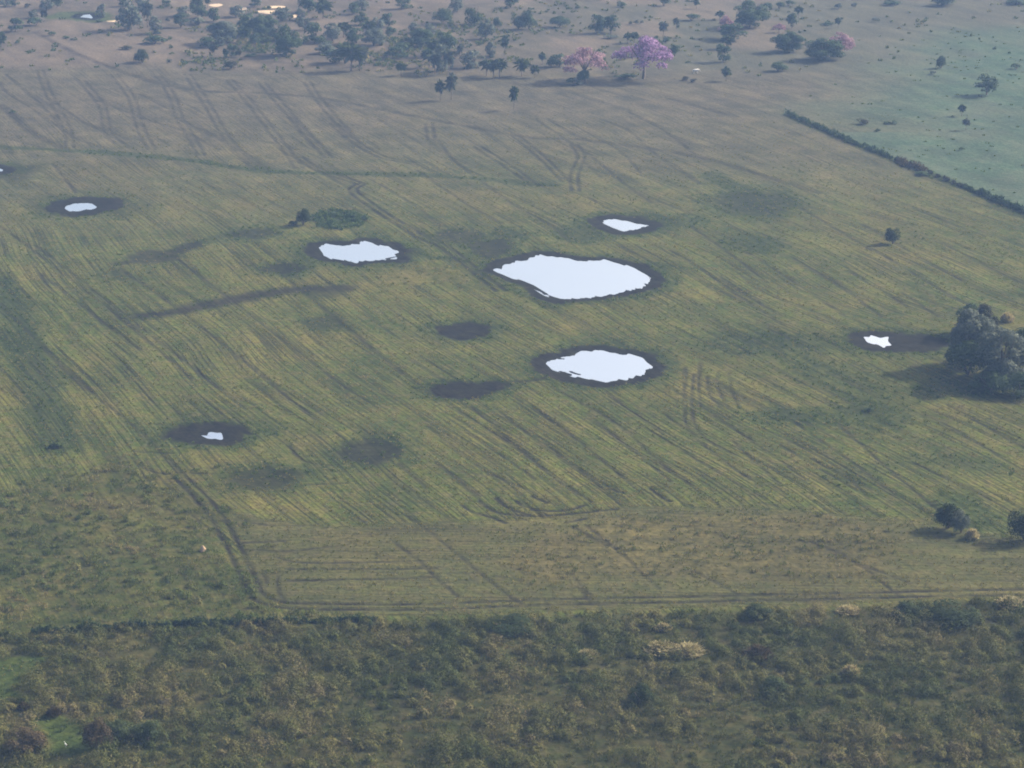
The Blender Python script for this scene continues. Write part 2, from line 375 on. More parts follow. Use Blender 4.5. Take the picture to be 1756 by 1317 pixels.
for s in ('260,290 640,520 1030,820', '700,230 1100,500 1560,880', '180,670 480,900', '400,480 700,680 850,790', '560,290 900,560 1330,830 1440,880', '760,590 1000,790 1230,940', '960,170 1400,420 1756,740', '420,300 760,600', '130,430 500,720 850,880', '250,640 460,760', '1320,200 1700,480', '820,460 1180,760 1290,840', '1210,360 1560,640 1756,800'):
    rt(s, .40, .8, **z3)
for s in ('470,930 520,972 600,1008 760,1032 950,1030 1150,1010 1400,985', '585,912 640,960 720,1000 850,1035', '725,930 770,965 860,990', '830,900 930,945', '360,960 430,1005 560,1040 650,1080', '1060,1075 1180,1050', '1625,850 1690,905 1756,935', '820,990 950,1000 1080,990 1180,960'):
    rt(s, .62, 1.25, **z3)
for s in ('240,110 230,230 240,330 300,410 430,480', '300,120 310,200 360,262', '400,110 415,190 452,270', '195,300 215,360 270,420', '270,60 262,150 270,260', '350,100 352,180 400,270', '200,80 196,200 200,300'):
    rt(s, .5, .72, **z4)
for s in ('0,345 300,530 580,690', '560,360 800,480 1050,640', '900,340 1150,560 1370,740', '1250,520 1420,600 1600,690', '40,630 130,695', '560,700 700,735 850,755', '330,300 600,480 760,600', '640,440 900,590 1000,650', '780,500 960,600 1040,680', '0,450 230,620', '420,420 640,620', '100,290 420,540 560,640', '700,330 1000,540 1180,680', '1280,280 1500,400 1756,560', '1400,250 1756,450'):
    rt(s, .40, .7, **z4)
for s in ('240,370 540,550', '880,330 1180,510', '1230,30 1400,100 1560,160', '650,20 800,110 1000,230', '380,240 560,350 860,550', '600,260 830,400 1050,560', '100,110 300,250 480,390', '1000,220 1300,400 1480,500', '1300,170 1600,320 1756,400', '0,230 150,320 300,430', '1150,440 1330,560', '950,100 1250,270 1450,380', '300,430 560,600'):
    rt(s, .5, .7, **z5)
for s in ('480,180 560,260 650,370 700,460 750,550 800,660 850,760 930,800 1050,815 1300,820 1756,818 2200,800 3000,782 4000,760 5200,735',): rt(s, .7, 1.0, True, **z8)
for s in ('700,320 730,355 800,390 900,410 1080,412', '530,360 620,385 680,390', '225,70 260,110 340,145 420,155', '1010,10 1060,70 1130,100 1250,115', '240,40 430,50', '880,640 900,700', '955,640 960,740 1000,800', '1530,490 1650,580 1756,680 1860,770', '760,500 1000,490', '760,530 1000,540 1300,510', '940,570 1100,600 1700,590', '1000,630 1500,630 1756,625', '1000,690 1400,682 1756,672', '1560,100 1700,220', '500,150 620,155', '1080,210 1300,200'):
    rt(s, .45, .8, **z8)
for s in ('980,985 1030,1040', '700,885 760,930 850,1005 900,1040', '1005,900 1060,945 1130,1010', '985,905 1040,935', '1190,980 1270,1020', '990,1000 1010,1030', '1370,920 1460,960 1540,1020', '1430,950 1560,1000', '60,420 240,560 420,700', '0,387 99,461 200,540 330,650', '0,520 120,640 240,740 330,830', '204,460 293,520 420,620 540,720', '300,440 560,640 650,700', '420,420 520,500 690,640', '90,280 130,330', '70,470 240,600'):
    rt(s, .45, .7)
for s in ('60,55 150,100 300,150 450,160 560,170 740,205 900,235 1000,240 1200,270 1400,330', '1150,170 1260,200', '0,180 60,230 120,260'):
    rt(s, 2.0, .62)
for L, wd, k, pair in RUTS:
    P0 = spline(pts(L))
    if pair:
        t = np.gradient(P0, axis=0); t /= np.linalg.norm(t, axis=1, keepdims=True) + 1e-9; n = np.stack([-t[:, 1], t[:, 0]], 1) * 1.0
        lines = [P0 + n, P0 - n]
    else: lines = [P0]
    for P in lines:
        for i in range(0, len(P) - 1, 4):
            S = P[i:i + 5]
            w = window(S[:, 0].min() - 2 * wd, S[:, 0].max() + 2 * wd, S[:, 1].min() - 2 * wd, S[:, 1].max() + 2 * wd); x, y = X[w], Y[w]
            if x.size == 0: continue
            wd2 = max(wd, 0.56 if S[0, 1] < 420 else 0.80)
            d = seg_dist(x, y, S) / wd2
            br = 0.25 + 1.1 * fbm(x / 2.6, y / 3.6, 71, 2)
            rut[w] = np.maximum(rut[w], np.clip(k * br, 0, 1) * sstep(1.0, 0.25, d))
rut *= (1 - mud * 0.7)
# bright sand clearings far off
for cx, cy, hw, hh in [(370, 9, 13, 3), (418, 14, 8, 2), (455, 20, 24, 3.6), (508, 27, 8, 3.4), (193, 36, 13, 2), (470, 12, 20, 2)]:
    c = at(cx, cy); rx = hw / ppm(cy); ry = hh / (ppm(cy) * sdep(cy))
    w = window(c[0] - 2 * rx, c[0] + 2 * rx, c[1] - 2 * ry, c[1] + 2 * ry)
    r = np.hypot((X[w] - c[0]) / rx, (Y[w] - c[1]) / ry) + 0.8 * (fbm(X[w] / 4, Y[w] / 6, 81, 2) - 0.5)
    sand[w] = np.maximum(sand[w], 2.0 * sstep(1.1, 0.7, r))
for cx, cy, hw, hh in [(120, 26, 46, 8), (170, 33, 30, 6)]:
    c = at(cx, cy); rx = hw / ppm(cy); ry = hh / (ppm(cy) * sdep(cy))
    w = window(c[0] - 2 * rx, c[0] + 2 * rx, c[1] - 2 * ry, c[1] + 2 * ry)
    r = np.hypot((X[w] - c[0]) / rx, (Y[w] - c[1]) / ry) + 0.8 * (fbm(X[w] / 6, Y[w] / 8, 82, 2) - 0.5)
    lush[w] = np.maximum(lush[w], sstep(1.1, 0.6, r))
# boggy glades in the scrub
GLADES = [pts(L) for L in ([(50, 1232), (95, 1222), (140, 1240), (165, 1275), (150, 1296), (95, 1292), (75, 1262)], [(-60, 1150), (20, 1128), (90, 1125), (60, 1150), (30, 1180), (-60, 1196)], [(-60, 1185), (25, 1170), (38, 1192), (-60, 1215)])]
glade = np.zeros_like(X)
for P in GLADES:
    w = window(P[:, 0].min() - 4, P[:, 0].max() + 4, P[:, 1].min() - 4, P[:, 1].max() + 4)
    glade[w] = np.maximum(glade[w], sstep(-0.5, 1.0, sdf(X[w], Y[w], P) + 2 * (fbm(X[w] / 3, Y[w] / 3, 91, 2) - 0.5)))
lush = np.maximum(lush, glade); rough = rough * (1 - glade)
# the two weedy patches and the tussocky corner of the headland
weed_poly = pts([(535, 372), (560, 357), (600, 360), (632, 372), (620, 385), (585, 395), (545, 390)])
w = window(-70, -20, 480, 620); weed = np.zeros_like(X)
weed[w] = sstep(-2, 2, sdf(X[w], Y[w], weed_poly) + 3 * (fbm(X[w] / 4, Y[w] / 4, 95, 2) - 0.5)); lush = np.maximum(lush, weed)
tuss_poly = pts([(850, 945), (1000, 900), (1150, 880), (1400, 880), (1560, 920), (1500, 985), (1250, 1000), (1050, 985), (900, 1010)])
w = window(-10, 70, 290, 400); tuss = np.zeros_like(X)
tuss[w] = sstep(-2, 3, sdf(X[w], Y[w], tuss_poly) + 7 * (fbm(X[w] / 6, Y[w] / 6, 96, 2) - 0.5)); rowamp *= 1 - 0.5 * tuss
tuss2_poly = pts([(650, 470), (700, 450), (790, 455), (800, 480), (700, 490), (665, 500)])
w = window(-40, 0, 440, 520); t2 = np.zeros_like(X); t2[w] = sstep(-2, 2, sdf(X[w], Y[w], tuss2_poly) + 4 * (fbm(X[w] / 4, Y[w] / 4, 97, 2) - 0.5))
tuss = np.maximum(tuss, 0.6 * t2); rowamp *= 1 - 0.6 * t2

# relief: rows, ruts, lumps
near = sstep(640, 420, Y)
Z += rowamp * near * 0.07 * (vnoise(U / 0.75, Vv / 9, 101) - 0.5) + (1 - mud) * 0.16 * (fbm(X / 3.5, Y / 3.5, 102, 3) - 0.5)
Z -= 0.12 * rut
Z += rough * 0.35 * (fbm(X / 2.2, Y / 2.2, 103, 3) - 0.4)
gy_far = (Y > 922) | (Y < 236) | (np.abs(X) > 224); Z[gy_far] *= 0.3

me = bpy.data.meshes.new('ground')
nv = nx * ny
me.vertices.add(nv); me.vertices.foreach_set('co', np.stack([X, Y, Z], -1).astype(np.float32).ravel())
idx = np.arange(nv).reshape(ny, nx)
q = np.stack([idx[:-1, :-1], idx[:-1, 1:], idx[1:, 1:], idx[1:, :-1]], -1).reshape(-1, 4).astype(np.int32)
me.loops.add(q.size); me.loops.foreach_set('vertex_index', q.ravel())
me.polygons.add(len(q)); me.polygons.foreach_set('loop_start', np.arange(0, q.size, 4, dtype=np.int32)); me.update(calc_edges=True)
for name, arr in (('mud', mud), ('lush', lush), ('dry', dry), ('rut', rut), ('pasture', pasture), ('sand', sand), ('rough', rough), ('rowamp', rowamp), ('tuss', tuss), ('wood', wood), ('headland', hmask)):
    me.attributes.new(name, 'FLOAT', 'POINT').data.foreach_set('value', arr.astype(np.float32).ravel())
a = me.attributes.new('rows', 'FLOAT_VECTOR', 'POINT'); a.data.foreach_set('vector', np.stack([U, Vv, np.zeros_like(U)], -1).astype(np.float32).ravel())

g = NT('field_ground')
pos = g.n('ShaderNodeNewGeometry').outputs['Position']
rv = g.sep(g.attr('rows', 'Vector')); u, v = rv[0], rv[1]
row_f = g.noise(g.comb(g.math('MULTIPLY', u, 2.1), g.math('MULTIPLY', v, 0.030)), 1.0, 2.0, 0.6)
row_m = g.noise(g.comb(g.math('MULTIPLY', u, 0.42), g.math('MULTIPLY', v, 0.030), 7.0), 1.0, 1.0)
row_t = g.noise(g.comb(g.math('MULTIPLY', u, 3.0), g.math('MULTIPLY', v, 0.5), 3.0), 1.0, 1.0)
big = g.noise(pos, 0.028, 3.0); midn = g.noise(pos, 0.13, 3.0); fine = g.noise(pos, 1.1, 3.0, 0.65); fine2 = g.noise(pos, 0.45, 2.0)
A = {k: g.attr(k) for k in ('mud', 'lush', 'dry', 'rut', 'pasture', 'sand', 'rough', 'rowamp', 'tuss', 'wood', 'headland')}
c = g.ramp(g.math('ADD', g.math('MULTIPLY', big, 0.55), g.math('MULTIPLY', midn, 0.45)), [(0.36, (0.056, 0.102, 0.018)), (0.5, (0.104, 0.143, 0.029)), (0.64, (0.170, 0.176, 0.048))])
c = g.mix(g.rng(fine2, 0.42, 0.72, 0, 0.55), c, (0.20, 0.165, 0.095))
c = g.mix(g.math('MULTIPLY', A['headland'], 0.55), c, (0.105, 0.105, 0.060))
c = g.mix(g.math('MULTIPLY', A['dry'], 0.85), c, g.ramp(midn, [(0.35, (0.102, 0.098, 0.088)), (0.65, (0.160, 0.146, 0.130))]))
c = g.mix(A['wood'], c, g.ramp(midn, [(0.35, (0.100, 0.092, 0.080)), (0.65, (0.165, 0.143, 0.122))]))
c = g.mix(g.math('MULTIPLY', g.math('MULTIPLY', A['wood'], 0.8), g.rng(g.math('ADD', g.sep(pos)[0], g.math('MULTIPLY', midn, 60.0)), 0.0, 90.0)), c, (0.105, 0.118, 0.092))
c = g.mix(g.math('MULTIPLY', A['sand'], 0.75, clamp=True), c, (0.190, 0.165, 0.145))
c = g.mix(g.rng(A['sand'], 1.0, 1.7), c, (0.85, 0.72, 0.60))
pas = g.ramp(g.math('ADD', g.math('MULTIPLY', midn, 0.5), g.math('MULTIPLY', fine2, 0.5)), [(0.36, (0.056, 0.112, 0.078)), (0.52, (0.082, 0.144, 0.104)), (0.68, (0.118, 0.166, 0.126))])
pas = g.mix(g.rng(g.noise(pos, 0.035, 4.0, 0.6), 0.45, 0.65, 0, 0.6), pas, (0.125, 0.150, 0.120))
c = g.mix(A['pasture'], c, pas)
c = g.mix(g.math('MULTIPLY', A['lush'], 0.85), c, g.ramp(fine2, [(0.35, (0.036, 0.066, 0.018)), (0.65, (0.070, 0.112, 0.028))]))
c = g.mix(g.math('MULTIPLY', A['rough'], 0.80), c, g.ramp(fine2, [(0.35, (0.030, 0.040, 0.018)), (0.65, (0.075, 0.075, 0.036))]))
c = g.mix(g.math('MULTIPLY', A['tuss'], 0.5), c, g.ramp(fine2, [(0.4, (0.09, 0.08, 0.035)), (0.6, (0.19, 0.17, 0.075))]))
rs = g.math('ADD', g.math('ADD', g.rng(row_f, 0.53, 0.64, 0, 0.70), g.rng(row_m, 0.56, 0.66, 0, 0.28)), g.rng(row_t, 0.52, 0.72, 0, 0.25), clamp=True)
wv = g.math('SINE', g.math('ADD', g.math('MULTIPLY', u, 6.3), g.math('MULTIPLY', g.noise(g.comb(g.math('MULTIPLY', u, 0.10), g.math('MULTIPLY', v, 0.02)), 1.0, 2.0), 7.0)))
rs = g.math('MAXIMUM', rs, g.math('MULTIPLY', g.rng(wv, 0.55, 0.95), g.rng(row_m, 0.40, 0.60, 0.25, 0.95)))
rs = g.math('MULTIPLY', rs, A['rowamp'])
c = g.mix(g.math('MULTIPLY', rs, 0.92), c, (0.022, 0.027, 0.016))
c = g.mix(g.math('MULTIPLY', g.math('MULTIPLY', g.rng(row_f, 0.48, 0.34), A['rowamp']), 0.3), c, (0.21, 0.20, 0.085))
c = g.mix(g.math('MULTIPLY', A['rut'], 0.95, clamp=True), c, (0.024, 0.024, 0.022))
mudc = g.ramp(fine2, [(0.35, (0.006, 0.006, 0.009)), (0.65, (0.016, 0.014, 0.019))])
mudc = g.mix(g.math('MULTIPLY', g.rng(row_f, 0.42, 0.62, 1, 0), 0.45), mudc, (0.026, 0.021, 0.025))
mudc = g.mix(g.rng(g.noise(pos, 0.22, 4.0, 0.6), 0.60, 0.70, 0, 0.6), mudc, (0.055, 0.043, 0.042))
c = g.mix(g.math('MULTIPLY', g.math('MULTIPLY', A['mud'], g.rng(fine2, 0.2, 0.75, 1.0, 0.86)), 0.98), c, mudc)
c = g.mix(1.0, c, g.ramp(g.noise(g.comb(g.math('MULTIPLY', u, 0.16), g.math('MULTIPLY', v, 0.035), 11.0), 1.0, 3.0), [(0.3, (0.35, 0.325, 0.27)), (0.7, (0.60, 0.53, 0.41))]), 'MULTIPLY')
c = g.mix(0.65, c, g.mix(1.0, c, g.rng(fine, 0.25, 0.75, 0.40, 1.60), 'MULTIPLY'))
g.color(c)
hgt = g.math('ADD', g.math('MULTIPLY', g.math('MULTIPLY', row_f, A['rowamp']), -0.6), g.math('ADD', fine, g.math('MULTIPLY', fine2, 0.6)))
g.bump(hgt, g.rng(A['mud'], 0, 1, 0.9, 0.25), 0.28)
me.materials.append(g.m)
tag(link('ground', me), kind='structure')

# ------------------------------------------------------------------ water
wm = NT('still_water')
wm.color((0.97, 0.93, 0.87)); wm.b.inputs['Metallic'].default_value = 1.0; wm.b.inputs['Roughness'].default_value = 0.04
wp = wm.n('ShaderNodeNewGeometry').outputs['Position']
wm.bump(wm.noise(wp, 1.2, 2), 0.03, 0.02)
for lab, P in pond_polys:
    c = P.mean(0); far = c[1] > 620
    d = P - c; dn = d / np.linalg.norm(d, axis=1, keepdims=True); O = P + dn * (2.0 if not far else 2.4)
    vs = [(0, 0, 0)] + [(p[0] - c[0], p[1] - c[1], 0) for p in O]; n = len(O)
    o = link('pond_water', mesh_of('pond_water', vs, [(0, 1 + i, 1 + (i + 1) % n) for i in range(n)], wm.m))
    o.location = (c[0], c[1], WATER_Z)
    tag(o, lab, 'pond', 'ponds of the field', 'structure')

# ------------------------------------------------------------------ plants: one prototype mesh set per kind, unit height, then copies
rng = np.random.default_rng(11); rnd = random.Random(4)
def crown_lobes(r, n, zc, zr, xr, lr):
    out = []
    for _ in range(n):
        d = unit(r.normal(size=(1, 3)))[0] * (0.35 + 0.65 * r.random() ** 0.5)
        out.append((d[0] * xr, d[1] * xr, zc + d[2] * zr, lr * (0.7 + 0.6 * r.random())))
    return out
def limbs(r, top, spread, trunk_r, n):
    P = [[(0, 0, -0.02, trunk_r * 1.25), (0.012, 0.0, top * 0.4, trunk_r), (0.02, 0.01, top, trunk_r * 0.75)]]
    for k in range(n):
        a = 2 * math.pi * k / n + r.random(); e = spread * (0.7 + 0.5 * r.random())
        P.append([(0.015, 0.0, top * 0.85, trunk_r * 0.7), (math.cos(a) * e * 0.5, math.sin(a) * e * 0.5, top + (0.75 - top) * 0.5, trunk_r * 0.45), (math.cos(a) * e, math.sin(a) * e, 0.72 + 0.12 * r.random(), trunk_r * 0.18)])
    return P
PROTO = {}
def proto(kind, colour):
    """list of variants: [(part name, mesh), ...]; unit height, unit width"""
    key = (kind, colour)
    if key in PROTO: return PROTO[key]
    out = []
    for vnt in range(3):
        r = np.random.default_rng(sum(map(ord, kind + colour)) * 7 + vnt)
        if kind in ('tree', 'bigtree'):
            big_ = kind == 'bigtree'
            lob = crown_lobes(r, 34 if big_ else 15, 0.44, 0.42, 0.38, 0.15 if big_ else 0.19)
            V, Q, t = leaf_cloud(lob, 10000 if big_ else 1000, 0.042 if big_ else 0.10, r)
            tv, tq = tubes(limbs(r, 0.28, 0.26, 0.03, 5))
            out.append([('trunk', mesh_of('trunk', tv, tq, M['bark'])), ('crown', mesh_of('crown', V, Q, M[colour], t))])
        elif kind in ('bush', 'bigbush'):
            big_ = kind == 'bigbush'
            lob = []
            for _ in range(12 if big_ else 7):
                a, e = r.random() * 6.283, 0.33 * r.random() ** 0.6; h_ = (0.66 - e * 0.9) * (0.45 + 0.6 * r.random())
                lob.append((math.cos(a) * e, math.sin(a) * e, max(h_, 0.14), 0.15 + 0.10 * r.random()))
            V, Q, t = leaf_cloud(lob, 3600 if big_ else 420, 0.05 if big_ else 0.12, r, 1.15); V[:, 2] = np.maximum(V[:, 2], -0.02)
            st = [[(0, 0, -0.02, .03), (math.cos(a) * .12, math.sin(a) * .12, .3, .02), (math.cos(a) * .25, math.sin(a) * .25, .55, .008)] for a in (0.3, 2.2, 4.4)]
            tv, tq = tubes(st, 5)
            out.append([('stem', mesh_of('stem', tv, tq, M['bark'])), ('foliage', mesh_of('foliage', V, Q, M[colour], t))])
        elif kind == 'straw':
            n = 620; P = np.stack([0.29 * r.normal(size=n), 0.29 * r.normal(size=n), np.zeros(n)], 1); rad = np.hypot(P[:, 0], P[:, 1]); P *= np.minimum(1, 0.48 / (rad + 1e-6))[:, None]; rad = np.minimum(rad, 0.48)
            P[:, 2] = np.clip(0.75 * (1 - (rad / 0.62) ** 2), 0.05, 1) * (0.35 + 0.6 * r.random(n))
            lean = unit(np.stack([P[:, 0] * 1.2 + 0.3 * r.normal(size=n), P[:, 1] * 1.2 + 0.3 * r.normal(size=n), np.full(n, 0.7)], 1))
            Nn = unit(np.cross(lean, r.normal(size=(n, 3)))); a = np.cross(Nn, lean); s = 0.15 * (0.6 + r.random(n))
            V = np.stack([P - lean * s[:, None] * .6, P + a * s[:, None] * .16, P + lean * s[:, None], P - a * s[:, None] * .16], 1).reshape(-1, 3); V[:, 2] = np.maximum(V[:, 2], -0.02)
            out.append([(None, mesh_of('straw_clump', V, np.arange(4 * n).reshape(n, 4), M[colour], np.repeat(r.random(n), 4)))])
        elif kind == 'palm':
            n = 64; d = unit(r.normal(size=(n, 3)) + np.array((0, 0, 0.15))); ln = 0.27 + 0.17 * r.random(n)
            c0 = np.array((0.02, 0, 0.66)); side = unit(np.cross(d, r.normal(size=(n, 3)))); nn = np.cross(side, d)
            P0 = c0 + d * 0.05; P1 = c0 + d * (ln * 0.65)[:, None]; P2 = c0 + d * ln[:, None] * np.array((1.15, 1.15, 1)) - np.array((0, 0, 0.05))
            w_ = 0.085
            V = np.stack([P0, P1 + side * w_ * .9, P2, P1 - side * w_ * .9], 1)
            V2 = np.stack([P0, P1 + nn * w_ * .6, P2, P1 - nn * w_ * .6], 1); V = np.concatenate([V, V2]).reshape(-1, 3); V[:, :2] *= 1.35
            tv, tq = tubes([[(0, 0, -0.02, .035), (0.03, 0, .3, .025), (0.02, 0, .72, .022)]], 6)
            out.append([('trunk', mesh_of('trunk', tv, tq, M['bark'])), ('crown', mesh_of('crown', V, np.arange(len(V)).reshape(-1, 4), M[colour], np.repeat(np.tile(r.random(n), 2), 4)))])
        elif kind == 'blossom':
            lob = []
            for _ in range(46):
                a, e = r.random() * 6.283, 0.48 * r.random() ** 0.5
                lob.append((math.cos(a) * e, math.sin(a) * e, 0.86 - 1.7 * e * e - 0.20 * r.random(), 0.085 + 0.06 * r.random()))
            V, Q, t = leaf_cloud(lob, 4200, 0.042, r, 0.8)
            tv, tq = tubes(limbs(r, 0.30, 0.34, 0.026, 7))
            out.append([('trunk', mesh_of('trunk', tv, tq, M['bark'])), ('crown', mesh_of('crown', V, Q, M[colour], t))])
    PROTO[key] = out
    return out
NAMES = {'tree': ('broadleaf_tree', 'tree', 'trees of the far savanna'), 'bigtree': ('broadleaf_tree', 'tree', 'trees of the field clump'), 'bush': ('bush', 'bush', 'bushes of the far savanna'), 'bigbush': ('bush', 'bush', 'bushes near the field edge'),
         'palm': ('palm_tree', 'palm', 'palms of the far savanna'), 'straw': ('straw_clump', 'grass clump', 'dry straw clumps'), 'blossom': ('blossom_tree', 'tree', 'trees in pink blossom')}
def plant(kind, colour, px, py, w, h, label, group=None):
    """px, py: foot of the plant in the photograph; w, h: its size there in pixels"""
    name, cat, grp = NAMES[kind]; vs = proto(kind, colour); parts = vs[rnd.randrange(len(vs))]
    x, y = at(px, py); s = ppm(py); wm_, hm = w / s, h / (s * 0.97)
    if kind in ('bush', 'straw', 'bigbush'): hm = max(hm - 0.25 * wm_ * sdep(py), 0.5 * hm)
    zrot = rnd.random() * 6.283
    if len(parts) == 1 or (kind == 'bush' and max(w, h) < 16):
        o = link(name, parts[-1][1])
    else:
        o = link(name, None); o.empty_display_size = 0.5
        for pn, m_ in parts: link(pn, m_, o)
    k = {'tree': 1.32, 'bigtree': 1.25, 'bush': 1.12, 'bigbush': 1.1, 'straw': 0.85, 'palm': 1.25, 'blossom': 1.0}[kind]
    o.location = (x, y, 0); o.rotation_euler = (0, 0, zrot); o.scale = (wm_ * k, wm_ * k, hm * {'tree': 1.12, 'bigtree': 1.06, 'bigbush': 1.45, 'bush': 1.25}.get(kind, 1.05))
    return tag(o, label, cat, group or grp)
